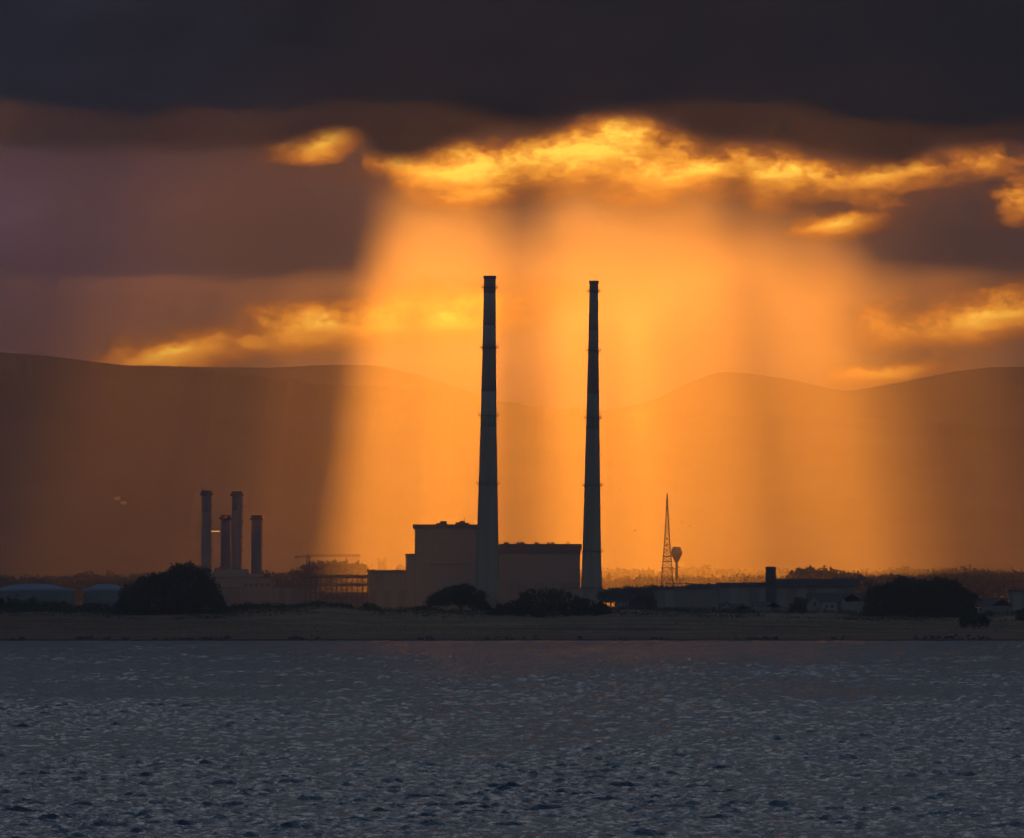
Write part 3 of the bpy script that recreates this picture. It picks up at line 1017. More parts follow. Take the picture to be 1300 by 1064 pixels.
lattice(MB(), (0, 0, F.z(705.3)), (F.x(457.5), 0, F.z(705.3)), 0.7, 16, 0.2).build('jib', M['dark_steel'], t)
lattice(MB(), (0, 0, F.z(706.3)), (F.x(375), 0, F.z(706.6)), 0.5, 5, 0.2).build('counter_jib', M['dark_steel'], t)
F.box(MB(), 374, 379, 705.8, 708.6, -1, 1).build('counterweight', M['concrete'], t)
F.box(MB(), 391.5, 394.2, 706.5, 709.2, -1.2, 1.0).build('cab', M['dark_steel'], t)
MB().tube((0, 0, F.z(707)), (0, 0, F.z(702.6)), 0.7, 0.3).build('apex', M['dark_steel'], t)

# ------------------------------------------------------------------ storage tanks on the left
def storage_tank(label, u0, u1, eave, apex, D):
    F = Frame((u0 + u1) / 2, D)
    t = thing('storage_tank', label, 'tank', F.loc, 'pale roofed storage tanks')
    r = (u1 - u0) / 2 * mpp(D)
    ze, za = F.z(eave), F.z(apex)
    MB().lathe([(r, 0), (r, ze)], 0, 0, 48).build('wall', M['tank_wall'], t, True)
    prof = [(r * 1.01, ze + 0.02), (r * 0.93, ze + (za - ze) * 0.16), (r * 0.70, ze + (za - ze) * 0.45), (r * 0.5, ze + (za - ze) * 0.80), (r * 0.25, ze + (za - ze) * 0.96), (0.3, za)]
    MB().lathe(prof, 0, 0, 48).build('roof', M['tank'], t, True)
    MB().lathe([(r + 0.05, ze - 0.6), (r + 0.25, ze - 0.5), (r + 0.25, ze - 0.1), (r + 0.05, ze)], 0, 0, 48, False).build('rim', M['tank'], t)
    for k in range(9):
        a = math.radians(-160 + 17.5 * k)
        MB().tube((r * math.cos(a) * 1.002, r * math.sin(a) * 1.002, 0), (r * math.cos(a) * 1.002, r * math.sin(a) * 1.002, ze - 0.7), 0.12, n=4).build('stiffener', M['tank_wall'], t)
storage_tank('storage tank with a pale domed roof beside the big left tree', 106, 162, 749, 741.5, 3000)
storage_tank('wider pale roofed storage tank at the left edge', -10, 96, 749, 741.0, 3060)

# ------------------------------------------------------------------ lattice mast and water tower
F = Frame(847, 4900)
t = thing('lattice_mast', 'tall tapering lattice mast beside the water tower', 'mast', F.loc)
levels = [(772, 9.0), (745, 7.6), (722, 6.0), (713, 5.3), (706, 4.7), (697, 4.0), (688, 3.3), (672, 2.3), (658, 1.5), (644, 0.95), (632, 0.6)]
pts = []
for v, hw in levels:
    w = hw * mpp(4900)
    pts.append([Vector((sx * w, sy * w, max(F.z(v), 0.0))) for sx, sy in ((-1, -1), (1, -1), (1, 1), (-1, 1))])
for j in range(4):
    mb = MB()
    for a, b in zip(pts[:-1], pts[1:]):
        mb.tube(a[j], b[j], 0.36, 0.32, n=5)
    mb.build('leg', M['dark_steel'], t)
for a, b in zip(pts[:-1], pts[1:]):
    mb = MB()
    for j in range(4):
        j2 = (j + 1) % 4
        n = 2
        for k in range(n):
            p0, p1 = a[j].lerp(b[j], k / n), a[j2].lerp(b[j2], k / n)
            q0, q1 = a[j].lerp(b[j], (k + 1) / n), a[j2].lerp(b[j2], (k + 1) / n)
            mb.tube(p0, q1, 0.15, n=3); mb.tube(p1, q0, 0.15, n=3); mb.tube(q0, q1, 0.15, n=3)
    mb.build('bracing', M['dark_steel'], t)
for v, hw, h in ((706.5, 6.0, 1.6), (713.0, 6.6, 1.3), (720.5, 8.0, 1.0), (672, 3.2, 0.6)):
    w = hw * mpp(4900)
    MB().box(-w, w, -w, w, F.z(v + h / 2), F.z(v - h / 2)).build('platform', M['dark_steel'], t)
for v in (684, 692, 699):
    MB().lathe([(0.2, -0.7), (0.8, -0.5), (0.8, 0.5), (0.2, 0.7)], 0, 0, 8).build('aerial_dish', M['steel'], t).location = (-0.2, -2.0, F.z(v))
MB().tube((0, 0, F.z(633)), (0, 0, F.z(626.2)), 0.5, 0.35).build('aerial', M['mast_red'], t)

F = Frame(859, 5000)
t = thing('water_tower', 'mushroom shaped water tower on a slim stem beside the lattice mast', 'tower', F.loc)
k = mpp(5000)
MB().lathe([(2.1 * k, 0), (1.7 * k, F.z(735)), (1.75 * k, F.z(714.2))], 0, 0, 24).build('stem', M['concrete'], t, True)
MB().lathe([(1.8 * k, F.z(714.1)), (3.0 * k, F.z(711.8)), (7.4 * k, F.z(702.6)), (7.5 * k, F.z(701.4)), (5.0 * k, F.z(695.2))], 0, 0, 16).build('bowl', M['concrete'], t)
MB().lathe([(5.1 * k, F.z(695.1)), (4.9 * k, F.z(694.3)), (1.0, F.z(693.9))], 0, 0, 16).build('roof', M['roof'], t)
# ------------------------------------------------------------------ sheds, houses, church behind the shore
def gabled_house(name, label, D, u0, u1, eave, ridge, gable_u=None, depth=8.0, wall='plaster', roof='brown_roof', group=None, chimneys=(), windows=(), zb=GROUND_Z):
    """ridge along x between u0 and u1; optional front gable projections [(u0,u1,apex)]"""
    F = Frame((u0 + u1) / 2, D, zb)
    t = thing(name, label, 'house', F.loc, group)
    F.box(MB(), u0, u1, eave, None, 0, depth).build('wall', M[wall], t)
    x0, x1, ze, zr = F.x(u0) - 0.3, F.x(u1) + 0.3, F.z(eave), F.z(ridge)
    mb = MB()
    for s0, s1 in ((-0.4, depth / 2), (depth + 0.4, depth / 2)):
        mb.quad((x0, s0, ze - 0.2), (x1, s0, ze - 0.2), (x1, s1, zr), (x0, s1, zr))
        mb.quad((x0, s0, ze + 0.05), (x1, s0, ze + 0.05), (x1, s1, zr + 0.25), (x0, s1, zr + 0.25))
        mb.quad((x0, s0, ze - 0.2), (x1, s0, ze - 0.2), (x1, s0, ze + 0.05), (x0, s0, ze + 0.05))
    rf = mb.build('roof', M[roof], t)
    for x in (F.x(u0) + 0.05, F.x(u1) - 0.25):
        MB().prism([(0.15, ze), (depth - 0.15, ze), (depth / 2, zr - 0.1)], 0, 0.2).build('gable_end', M[wall], t)
        g = t.children[-1]
        g.rotation_euler = (0, 0, math.pi / 2)
        g.location = (x + 0.2, 0, 0)
    for (a, b, top) in chimneys:
        F.box(MB(), a, b, top, ridge + 2, depth / 2 - 0.5, depth / 2 + 0.5).build('chimney', M['stone'], rf)
    for (a, b, ev, ap, proj) in (gable_u or ()):
        g = MB().prism([(F.x(a), 0), (F.x(b), 0), (F.x(b), F.z(ev)), (F.x((a + b) / 2), F.z(ap)), (F.x(a), F.z(ev))], -proj, 0.5 * depth).build('front_gable', M[wall], t)
        gm_ = MB()
        xa, xb, xm = F.x(a) - 0.25, F.x(b) + 0.25, F.x((a + b) / 2)
        for xe in (xa, xb):
            gm_.quad((xe, -proj - 0.2, F.z(ev) - 0.15), (xm, -proj - 0.2, F.z(ap) + 0.2), (xm, depth / 2, F.z(ap) + 0.2), (xe, depth / 2, F.z(ev) - 0.15))
            gm_.quad((xe, -proj - 0.2, F.z(ev) + 0.05), (xm, -proj - 0.2, F.z(ap) + 0.4), (xm, depth / 2, F.z(ap) + 0.4), (xe, depth / 2, F.z(ev) + 0.05))
        gm_.build('gable_roof', M[roof], t)
        zc, hw = F.z(ev) + 0.1, 0.35
        MB().box(xm - hw, xm + hw, -proj - 0.06, -proj - 0.01, zc - 0.9, zc + 0.5).build('window', M['glass'], g)
    for (a, b, c, d) in windows:
        w = F.box(MB(), a, b, c, d, -0.08, -0.02).build('window', M['glass'], t)
        F.box(MB(), a - 0.2, b + 0.2, d, d + 0.35, -0.2, -0.02).build('sill', M['plaster'], w)
    return t, F


gabled_house('house', 'white gabled house with a dark roof and chimney left of the big right tree', 2300, 1026, 1102, 764, 753.5,
             [(1024.5, 1043.5, 767, 757.0, 2.0), (1064, 1076, 768, 758.5, 1.5)], 9, chimneys=[(1072.5, 1076, 746.5)], windows=[(1048, 1051, 768, 771.5), (1055, 1058, 768, 771.5), (1083, 1087, 768, 771.5), (1092, 1095, 768, 771.5)])
gabled_house('cottage', 'small pale cottage with a steep gable on the shore before the long sheds', 2150, 914, 944, 773, 767.5,
             [(913, 932, 775, 765.0, 1.6)], 7, windows=[(936, 938.4, 774.6, 776.6)])
gabled_house('cottage', 'small pale cottage half behind hedges right of the steep gabled one', 2200, 957, 978, 771, 765.0, [], 7, windows=[(961, 963.4, 772.8, 775.5), (970, 972.4, 772.8, 775.5)])
gabled_house('house', 'brown roofed house with a small bright lamp right of the big right tree', 2500, 1234, 1279, 770, 759.5, [], 9, wall='stone', windows=[(1243, 1246, 772, 775.5), (1252, 1255, 772, 775.5), (1268, 1271, 772, 775.5)])
lamp = thing('wall_lamp', 'bright white lamp shining before the brown roofed house', 'lamp', (px(1262, 2495), 2495, pz(775.3, 2495)))
MB().lathe([(0.1, -0.25), (0.26, -0.15), (0.26, 0.12), (0.12, 0.25)], 0, 0, 10).build('bulb', M['warm_lamp'], lamp)
MB().box(-0.08, 0.08, 0.2, 5.0, 0.1, 0.25).build('bracket', M['dark_steel'], lamp)

# long shed A
F = Frame(872, 3200)
t = thing('long_shed', 'long pale walled shed right of the lattice mast', 'shed', F.loc)
a = F.box(MB(), 832, 912, 747.5, None, 0, 40).build('wall', M['core'], t)
panel_wall(t, F, 832.4, 911.6, 749, 777, 7, 1, 0, ['clad_c', 'clad_b', 'clad_c'], 31, a)
MB().prism([(F.x(831), F.z(748.5)), (F.x(913), F.z(747.2)), (F.x(913), F.z(741.5)), (F.x(880), F.z(741.2)), (F.x(866), F.z(744.4)), (F.x(831), F.z(745.6))], -1.0, 41).build('roof', M['roof'], t)
for k, u in enumerate((838, 846, 853, 871, 876, 889, 898)):
    F.box(MB(), u, u + (2.6 if k % 2 else 4.2), 740.4 if u > 866 else 743.2, 742 if u > 866 else 745.4, 6, 9).build('roof_vent', M['dark_steel'], t)
# rail on its roof line
for u in np.arange(846, 876, 5.0):
    F.box(MB(), u - 0.3, u + 0.3, 740.6, 745, 2, 2.2).build('roof_rail_post', M['dark_steel'], t)
F.box(MB(), 845, 876, 740.4, 741.2, 2, 2.2).build('roof_rail', M['dark_steel'], t)

# long shed B with a block chimney
F = Frame(1000, 3400)
t = thing('long_warehouse', 'long dark flat roofed warehouse behind the white gabled house', 'warehouse', F.loc)
a = F.box(MB(), 913.5, 1086, 744.5, None, 0, 50).build('wall', M['core'], t)
panel_wall(t, F, 914, 1085.6, 746, 776, 14, 1, 0, ['clad_a', 'clad_b', 'clad_c'], 33, a)
F.box(MB(), 912, 985.9, 739.6, 744.4, -1.5, 51).build('roof', M['parapet'], t)
F.box(MB(), 986, 1091, 735.6, 744.3, -2.5, 52).build('roof', M['parapet'], t)
F.box(MB(), 986.5, 1090.5, 734.8, 735.55, -2.0, 51).build('roof_edge', M['roof'], t)
F = Frame(978.5, 3380)
t = thing('block_chimney', 'short square dark chimney block above the long warehouse roof', 'chimney', F.loc)
F.box(MB(), 972.4, 985.0, 722.0, None, 0, 6).build('shaft', M['soot'], t)
F.box(MB(), 971.8, 985.6, 719.8, 722.0, -0.4, 6.4).build('cap', M['soot'], t)
for k in range(3):
    F.box(MB(), 974 + k * 3.6, 976 + k * 3.6, 718.9, 719.8, 1, 4).build('flue', M['soot'], t)

F = Frame(1310, 2650)
t = thing('flat_roof_building', 'plain violet grey flat roofed building at the right edge', 'building', F.loc)
a = F.box(MB(), 1284.5, 1345, 751.5, None, 0, 18).build('wall', M['core'], t)
panel_wall(t, F, 1285, 1344, 752.5, 777, 5, 1, 0, ['clad_c', 'clad_c', 'clad_a'], 35, a)
F.box(MB(), 1283.5, 1346, 748.6, 751.4, -0.6, 18.6).build('roof', M['parapet'], t)

F = Frame(781, 3900)
t = thing('pale_roof_shed', 'low shed with a pale metal roof right of the slimmer chimney', 'shed', F.loc)
F.box(MB(), 765.5, 797, 750.5, None, 0, 22).build('wall', M['clad_a'], t)
MB().prism([(0, F.z(750.6)), (22.6, F.z(747.0)), (22.6, F.z(746.4)), (0, F.z(750.0))], F.x(765), F.x(797.6)).build('roof', M['tank'], t)
t.children[-1].rotation_euler = (0, 0, math.pi / 2)
t.children[-1].location = (0, 0, 0)
# after the quarter turn the outline runs away from the viewer and the push runs sideways
me = t.children[-1].data
me.transform(Matrix(((1, 0, 0, 0), (0, -1, 0, 0), (0, 0, 1, 0), (0, 0, 0, 1))))
me.flip_normals()

# mesh fence
F = Frame(783, 2360)
t = thing('wire_fence', 'tall wire mesh fence beside the round tree right of the chimney', 'fence', F.loc)
for k, u in enumerate(np.arange(764, 802, 5.2)):
    F.box(MB(), u - 0.28, u + 0.28, 760.5, None, 0, 0.16).build('post', M['steel'], t)
for v in (761.5, 765.5, 769.5, 773.5):
    F.box(MB(), 764, 801, v - 0.13, v + 0.13, -0.06, -0.01).build('rail', M['steel'], t)

# pole
F = Frame(1279, 2420)
t = thing('wooden_pole', 'thin dark pole by the brown roofed house near the right edge', 'pole', F.loc)
MB().tube((0, 0, 0), (0, 0, F.z(760)), 0.16, 0.11, 8).build('post', M['timber'], t)
MB().box(-0.7, 0.7, -0.06, 0.06, F.z(761.6), F.z(761)).build('crossarm', M['timber'], t)

# church tower and dome far behind
F = Frame(484.6, 6800)
t = thing('church_tower', 'hazy far church tower with pinnacles above the low power station wing', 'tower', F.loc)
F.box(MB(), 479.2, 490.2, 711.5, None, -4, 4.4).build('tower_shaft', M['stone'], t)
for u, top in ((479.6, 706.8), (482.6, 709.6), (486.4, 709.4), (489.7, 706.0)):
    for y in (-3.7, 4.0):
        MB().lathe([(0.75, F.z(711.6)), (0.75, F.z(710.0)), (0.1, F.z(top))], F.x(u), y, 6).build('pinnacle', M['stone'], t)
for u in (482.5, 487):
    F.box(MB(), u - 0.9, u + 0.9, 713.5, 720, -4.12, -4.02).build('louvre', M['glass'], t)
F = Frame(508.3, 6500)
t = thing('domed_hall', 'hazy far dome just above the low power station wing', 'building', F.loc)
r = 6.2 * mpp(6500)
MB().lathe([(r * 1.02, 0), (r * 1.02, F.z(723))], 0, 0, 24).build('drum', M['stone'], t, True)
MB().lathe([(r, F.z(722.9))] + [(r * math.cos(a), F.z(722.9) + (F.z(716.8) - F.z(722.9)) * math.sin(a)) for a in (0.25, 0.5, 0.8, 1.1, 1.35)] + [(0.3, F.z(716.7))], 0, 0, 24).build('dome', M['stone'], t, True)
MB().lathe([(0.5, F.z(716.9)), (0.4, F.z(715.6)), (0.05, F.z(714.6))], 0, 0, 8).build('finial', M['stone'], t)

# two cottages on the hillside with painted sun glints
from mathutils.bvhtree import BVHTree
hill = bpy.data.objects['near_hill']
bvh = BVHTree.FromPolygons([v.co[:] for v in hill.data.vertices], [p.vertices[:] for p in hill.data.polygons])
for (u, v, lab) in ((149, 634, 'tiny farmhouse with painted sun glints, upper left of a pair on the hillside'), (157, 639.5, 'tiny farmhouse with painted sun glints, lower right of a pair on the hillside')):
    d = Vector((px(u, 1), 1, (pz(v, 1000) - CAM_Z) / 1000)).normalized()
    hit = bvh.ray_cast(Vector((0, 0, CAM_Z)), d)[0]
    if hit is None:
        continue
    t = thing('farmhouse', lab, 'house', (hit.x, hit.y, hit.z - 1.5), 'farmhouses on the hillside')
    MB().box(-3.5, 3.5, -3, 3, 0, 5).build('wall', M['plaster'], t)
    MB().quad((-3.8, -3.3, 4.9), (3.8, -3.3, 4.9), (3.8, 0, 7.6), (-3.8, 0, 7.6)).quad((-3.8, 3.3, 4.9), (-3.8, 0, 7.6), (3.8, 0, 7.6), (3.8, 3.3, 4.9)).build('roof', M['roof'], t)
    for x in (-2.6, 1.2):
        MB().box(x, x + 1.2, -3.1, -3.02, 2.4, 3.6).build('window', M['glow_strip'], t)  # panes glow in place of sun glinting off the house

# gulls
for i, (u, v, D, sp, lab) in enumerate(((866, 663, 3300, 1.4, 'gull gliding right of the lattice mast'), (876, 668, 3350, 1.2, 'second gull, lower right of the one by the mast'),
                                   (806, 674, 3200, 1.3, 'gull flying between the right chimney and the mast'))):
    o = MB()
    o.quad((0, -0.35, 0.02), (0, 0.3, 0.02), (-sp * 0.5, 0.1, 0.30), (-sp * 0.5, -0.12, 0.30))
    o.quad((0, -0.35, 0.02), (sp * 0.5, -0.12, 0.34), (sp * 0.5, 0.1, 0.34), (0, 0.3, 0.02))
    o.quad((-sp * 0.5, -0.12, 0.30), (-sp * 0.5, 0.1, 0.30), (-sp, -0.1, 0.12))
    o.quad((sp * 0.5, -0.12, 0.34), (sp, -0.1, 0.15), (sp * 0.5, 0.1, 0.34))
    o.tube((-0.5, 0, 0), (0.1, 0, 0), 0.05, 0.18, 6).tube((0.1, 0, 0), (0.55, 0, 0.04), 0.18, 0.06, 6)
    g = o.build('gull', M['feather'])
    g.location = (px(u, D), D, pz(v, D))
    g.rotation_euler = (0.2, 0.15 * i, 0.5 + i)
    tag(g, lab, 'bird', 'gulls in the evening air')
# ------------------------------------------------------------------ trees and bushes
def mat_leaf(name, c0, c1):
    m = mat_noise(name, c0, c1, 0.6, 0.8, 3, 0, spec=0.15)
    return m
M['leaf_dark'] = mat_leaf('dark_evergreen_leaf', (0.020, 0.026, 0.012), (0.050, 0.058, 0.026))
M['leaf_brown'] = mat_leaf('brown_green_leaf', (0.030, 0.027, 0.014), (0.065, 0.055, 0.028))
M['leaf_far'] = mat_leaf('far_tree_leaf', (0.030, 0.034, 0.018), (0.07, 0.07, 0.035))
M['bark'] = mat_noise('bark', (0.04, 0.032, 0.025), (0.09, 0.07, 0.055), 1.2, 0.95)
M['grass'] = mat_noise('rough_grass_blade', (0.14, 0.10, 0.04), (0.28, 0.19, 0.08), 0.08, 0.9, 3)


def leaf_mesh(name, centres, per, size, spread, rng):
    """many small leaf quads gathered round clump centres (n x 3)"""
    n = len(centres) * per
    c = np.repeat(centres, per, 0) + rng.normal(0, 1, (n, 3)) * spread
    a = rng.normal(0, 1, (n, 3)); a /= np.linalg.norm(a, axis=1, keepdims=True)
    b = np.cross(a, rng.normal(0, 1, (n, 3))); b /= np.linalg.norm(b, axis=1, keepdims=True) + 1e-9
    s = (size * (0.6 + 0.8 * rng.rand(n)))[:, None]
    P = np.stack([c - a * s, c + b * s * 0.55, c + a * s, c - b * s * 0.55], 1).reshape(-1, 3)
    me = bpy.data.meshes.new(name)
    me.vertices.add(n * 4)
    me.vertices.foreach_set('co', P.reshape(-1).astype(np.float32))
    me.loops.add(n * 4)
    me.loops.foreach_set('vertex_index', np.arange(n * 4, dtype=np.int32))
    me.polygons.add(n)
    me.polygons.foreach_set('loop_start', np.arange(0, n * 4, 4, dtype=np.int32))
    me.update(calc_edges=True)
    return me


def outline_tree(name, label, cat, D, top, bottom, seed, clumps, per, leaf, mat, trunk_u=(), zbase=None, group=None, wob=0.06, holes=0.0):
    """top: crown outline [(u, v)] left to right; bottom: row or [(u, v)] of the crown's underside"""
    rng = np.random.RandomState(seed)
    us = np.array([p[0] for p in top], float); vs = np.array([p[1] for p in top], float)
    uc, hw = (us[0] + us[-1]) / 2, (us[-1] - us[0]) / 2
    zb = (lz(px(uc, D), D) if D < 2290 else GROUND_Z) if zbase is None else zbase
    F = Frame(uc, D, zb)
    t = thing(name, label, cat, F.loc, group)
    bot = (lambda u: np.full_like(u, bottom)) if not isinstance(bottom, (list, tuple)) else (lambda u: np.interp(u, [p[0] for p in bottom], [p[1] for p in bottom]))
    u = us[0] + (us[-1] - us[0]) * rng.rand(clumps)
    dep = np.clip(rng.normal(0, 0.45, clumps), -1, 1)
    half = hw * mpp(D) * 0.85
    prof = np.sqrt(np.clip(1 - ((u - uc) / (hw * 1.02)) ** 2, 0.03, 1))
    y = dep * half * prof
    tv, bv = np.interp(u, us, vs), bot(u)
    tv = tv + (np_noise(u / (hw * wob * 2.2), dep * 3, seed, 3) * 0.5 + 0.15) * (bv - tv) * wob * 2
    zt = CAM_Z + (HORIZON - tv) * mpp(D) - zb
    zl = CAM_Z + (HORIZON - bv) * mpp(D) - zb
    k = np.sqrt(np.clip(1 - dep ** 2, 0, 1))
    mid = zl + (zt - zl) * 0.35
    hi = mid + (zt - mid) * (0.45 + 0.55 * k)
    r = rng.rand(clumps) ** 0.75
    z = zl + (hi - zl) * r
    # limit the leaves' overshoot past the outline
    C = np.stack([(u - PW / 2) / FPX * D - F.loc[0], y, z - leaf * 0.6], 1)
    # gather most clumps into lobes so that the crown is lumpy, with thin places between
    W = 2 * hw * mpp(D)
    K = max(14, int(clumps / 55))
    lob = C[rng.choice(len(C), K, False)]
    pick = rng.randint(0, K, len(C))
    use = rng.rand(len(C)) < 0.62
    R = W * 0.042 * (0.7 + 0.9 * rng.rand(K))
    C = np.where(use[:, None], lob[pick] + rng.normal(0, 1, C.shape) * (R[pick] * 0.62)[:, None] * np.array([1, 1, 0.8]), C)
    C[:, 2] = np.maximum(C[:, 2], -0.6)
    if holes:
        keep = np_noise(C[:, 0] / (leaf * 5) + 40, C[:, 2] / (leaf * 4) + 9, seed + 9, 2) > -1 + holes
        C = C[keep]
    me = leaf_mesh('crown', C, per, leaf, leaf * 1.15, rng)
    obj('crown', me, M[mat], t)
    base_y = 0.0
    for tu in trunk_u:
        x0 = F.x(tu)
        zt0 = CAM_Z + (HORIZON - float(np.interp(tu, us, vs))) * mpp(D) - zb
        gz = (lz(F.loc[0] + x0, D) - zb if D < 2290 else 0.0) - 0.3
        tr = MB()
        h = zt0 * 0.5
        rr = max(0.16, hw * mpp(D) * 0.035)
        tr.tube((x0, 0, gz), (x0 + rr * 0.6, 0, gz + h * 0.5), rr * 1.5, rr, 8)
        tr.tube((x0 + rr * 0.6, 0, gz + h * 0.5), (x0, 0.2, gz + h), rr, rr * 0.6, 8)
        tk = tr.build('trunk', M['bark'], t, True)
        for i in rng.choice(len(C), min(9, len(C)), False):
            e = C[i]
            s = rng.uniform(0.4, 1.0)
            limb = MB().tube((x0 + rr * 0.3, 0, gz + h * s), tuple(e * 0.85 + np.array([x0, 0, gz + h * s]) * 0.15), rr * 0.5, rr * 0.12, 5)
            limb.build('limb', M['bark'], tk)
    return t


outline_tree('evergreen_tree', 'big dark wind shaped tree sloping up to the right, before the four stacks', 'tree', 1840,
             [(147, 768), (151, 763), (160, 753), (166, 743), (180, 732), (200, 726), (214, 721), (228, 715.5), (243, 713), (253, 717), (263, 728), (270, 741), (277, 752), (284, 770)], 781, 1, 4200, 10, 0.30, 'leaf_dark', (215, 240))
outline_tree('evergreen_tree', 'broad dark domed tree at the right beside the white gabled house', 'tree', 1840,
             [(1098, 770), (1104, 755), (1115, 744), (1130, 736), (1150, 733), (1165, 732), (1178, 735.5), (1190, 732), (1206, 734), (1217, 739), (1223, 747), (1230, 752), (1233, 765), (1238, 779)], 786, 2, 4200, 10, 0.30, 'leaf_dark', (1150, 1185))
outline_tree('spreading_tree', 'spreading tree in front of the power station left block', 'tree', 1880,
             [(545, 763), (551, 756), (558, 750), (570, 746), (580, 741.5), (598, 740.5), (605, 747), (613, 754), (619, 768)], [(545, 766), (560, 769), (580, 768), (600, 770), (619, 777)], 3, 1500, 10, 0.26, 'leaf_dark', (585, 600), wob=0.08)
outline_tree('large_bush', 'large dark rounded bush in front of the right power station block', 'bush', 1780,
             [(655, 768), (664, 756), (670, 749), (682, 745.5), (697, 744.5), (712, 746), (722, 752), (736, 758), (742, 770)], 781, 4, 1500, 10, 0.24, 'leaf_dark', (690,))
outline_tree('bush', 'low dark bush sloping away right of the large rounded bush', 'bush', 1790,
             [(728, 764), (740, 759), (752, 762), (758, 768), (762, 776)], 784, 5, 500, 10, 0.24, 'leaf_dark', (742,))
outline_tree('bush', 'small round bush at the foot of the slimmer chimney', 'bush', 1770,
             [(755, 772), (758, 765), (764, 761.5), (770, 766), (774, 775)], 783, 6, 280, 10, 0.22, 'leaf_dark', (764,))
outline_tree('bush', 'long low bush left of the large rounded bush', 'bush', 1790,
             [(618, 777), (630, 771), (642, 765), (655, 761), (668, 760)], 783, 7, 600, 10, 0.24, 'leaf_brown', (645,))
outline_tree('round_tree', 'small round hazy tree by the wire fence before the shed', 'tree', 2380,
             [(798, 768), (802, 759), (810, 755), (818, 756), (827, 754.5), (832, 759), (834, 770)], 779, 8, 700, 10, 0.30, 'leaf_brown', (815,))
outline_tree('bush', 'low gorse bush under the wider tank at the left edge', 'bush', 1800, [(-20, 772), (0, 764), (25, 762), (52, 763), (75, 765), (92, 772)], 779, 9, 900, 10, 0.24, 'leaf_dark', (30,))
outline_tree('bush', 'rounded gorse mound between the left edge bush and the big left tree', 'bush', 1860, [(92, 775), (104, 768), (118, 765), (132, 766), (146, 774)], 781, 10, 500, 10, 0.24, 'leaf_brown', (118,))
outline_tree('bush', 'dark mound of gorse below the pipe rack', 'bush', 1880, [(376, 773), (392, 768), (410, 765), (428, 767), (445, 773)], 779, 11, 600, 10, 0.24, 'leaf_dark', (410,))
outline_tree('bush', 'small dark bush at the left foot of the low power station wing', 'bush', 1890, [(455, 774), (460, 768), (466, 764), (474, 766), (484, 774)], 779, 12, 260, 10, 0.22, 'leaf_dark', (467,))
outline_tree('bush', 'long low scrub under the gas plant right of the big left tree', 'bush', 1880, [(284, 775), (300, 769), (318, 767), (336, 768), (352, 771), (370, 774)], 780, 13, 600, 10, 0.22, 'leaf_brown', (320,))
outline_tree('bush', 'low scrub left of the spreading tree', 'bush', 1890, [(520, 776), (528, 770), (540, 769), (550, 772), (560, 776)], 780, 14, 300, 10, 0.22, 'leaf_dark', (535,))
outline_tree('bush', 'low dark hedge right of the small steep gabled cottage', 'bush', 1960, [(926, 777), (932, 773), (944, 771), (954, 773), (962, 777)], 783, 15, 300, 10, 0.22, 'leaf_dark', (944,))
outline_tree('bush', 'dark rounded bush left of the white gabled house', 'bush', 1900, [(1002, 776), (1006, 769), (1013, 766), (1020, 770), (1024, 778)], 784, 16, 320, 10, 0.22, 'leaf_dark', (1013,))
outline_tree('bush', 'dark bush at the right foot of the broad domed tree', 'bush', 1600, [(1220, 785), (1226, 778), (1236, 776), (1246, 779), (1254, 788)], 795, 17, 360, 10, 0.22, 'leaf_dark', (1236,))
outline_tree('bush', 'dark bush cut by the right edge of the view', 'bush', 1760, [(1290, 780), (1296, 773), (1306, 770), (1318, 775), (1326, 782)], 788, 18, 300, 10, 0.22, 'leaf_dark', (1306,))
outline_tree('bush', 'low scrub on the shore under the long pale shed', 'bush', 1900, [(845, 778), (852, 773), (860, 771), (868, 774), (874, 779)], 783, 19, 260, 10, 0.22, 'leaf_brown', (860,))
outline_tree('garden_tree', 'dark garden tree behind the dark bush left of the white gabled house', 'tree', 2320, [(1003, 770), (1008, 760), (1016, 756), (1024, 758), (1030, 766)], 779, 20, 300, 10, 0.26, 'leaf_brown', (1016,))
outline_tree('bush', 'low hedge in front of the brown roofed house', 'bush', 2100, [(1240, 780), (1250, 777), (1265, 778), (1285, 777), (1298, 780)], 784, 21, 300, 10, 0.24, 'leaf_dark', (1265,))

# far trees that stand out of the woodland, copies of three kinds
protos = []
for s in range(3):
    rng = np.random.RandomState(70 + s)
    n = 90
    v = rng.normal(0, 1, (n, 3)); v /= np.linalg.norm(v, axis=1, keepdims=True)
    v *= (rng.rand(n) ** 0.4)[:, None]
    shape = [(1.0, 1.0, 0.85), (0.75, 0.75, 1.15), (1.25, 1.1, 0.7)][s]
    C = v * np.array(shape) * 4.2 + np.array([0, 0, 7.0])
    crown = leaf_mesh('crown', C, 8, 0.75, 0.8, rng)
    crown.materials.append(M['leaf_far'])
    tr = MB().tube((0, 0, -0.5), (0.2, 0, 4), 0.5, 0.38).tube((0.2, 0, 4), (0, 0.2, 7.5), 0.38, 0.15).mesh('trunk')
    tr.materials.append(M['bark'])
    protos.append((crown, tr))


def far_tree(u, v, D, kind, label, group, rng):
    h = pz(v, D) - GROUND_Z
    sc = h / [10.7, 12.0, 10.0][kind]
    t = thing('far_tree', label, 'tree', (px(u, D), D, GROUND_Z), group, rng.random() * 6.28)
    t.scale = (sc, sc, sc)
    obj('crown', protos[kind][0], None, t)
    obj('trunk', protos[kind][1], None, t)


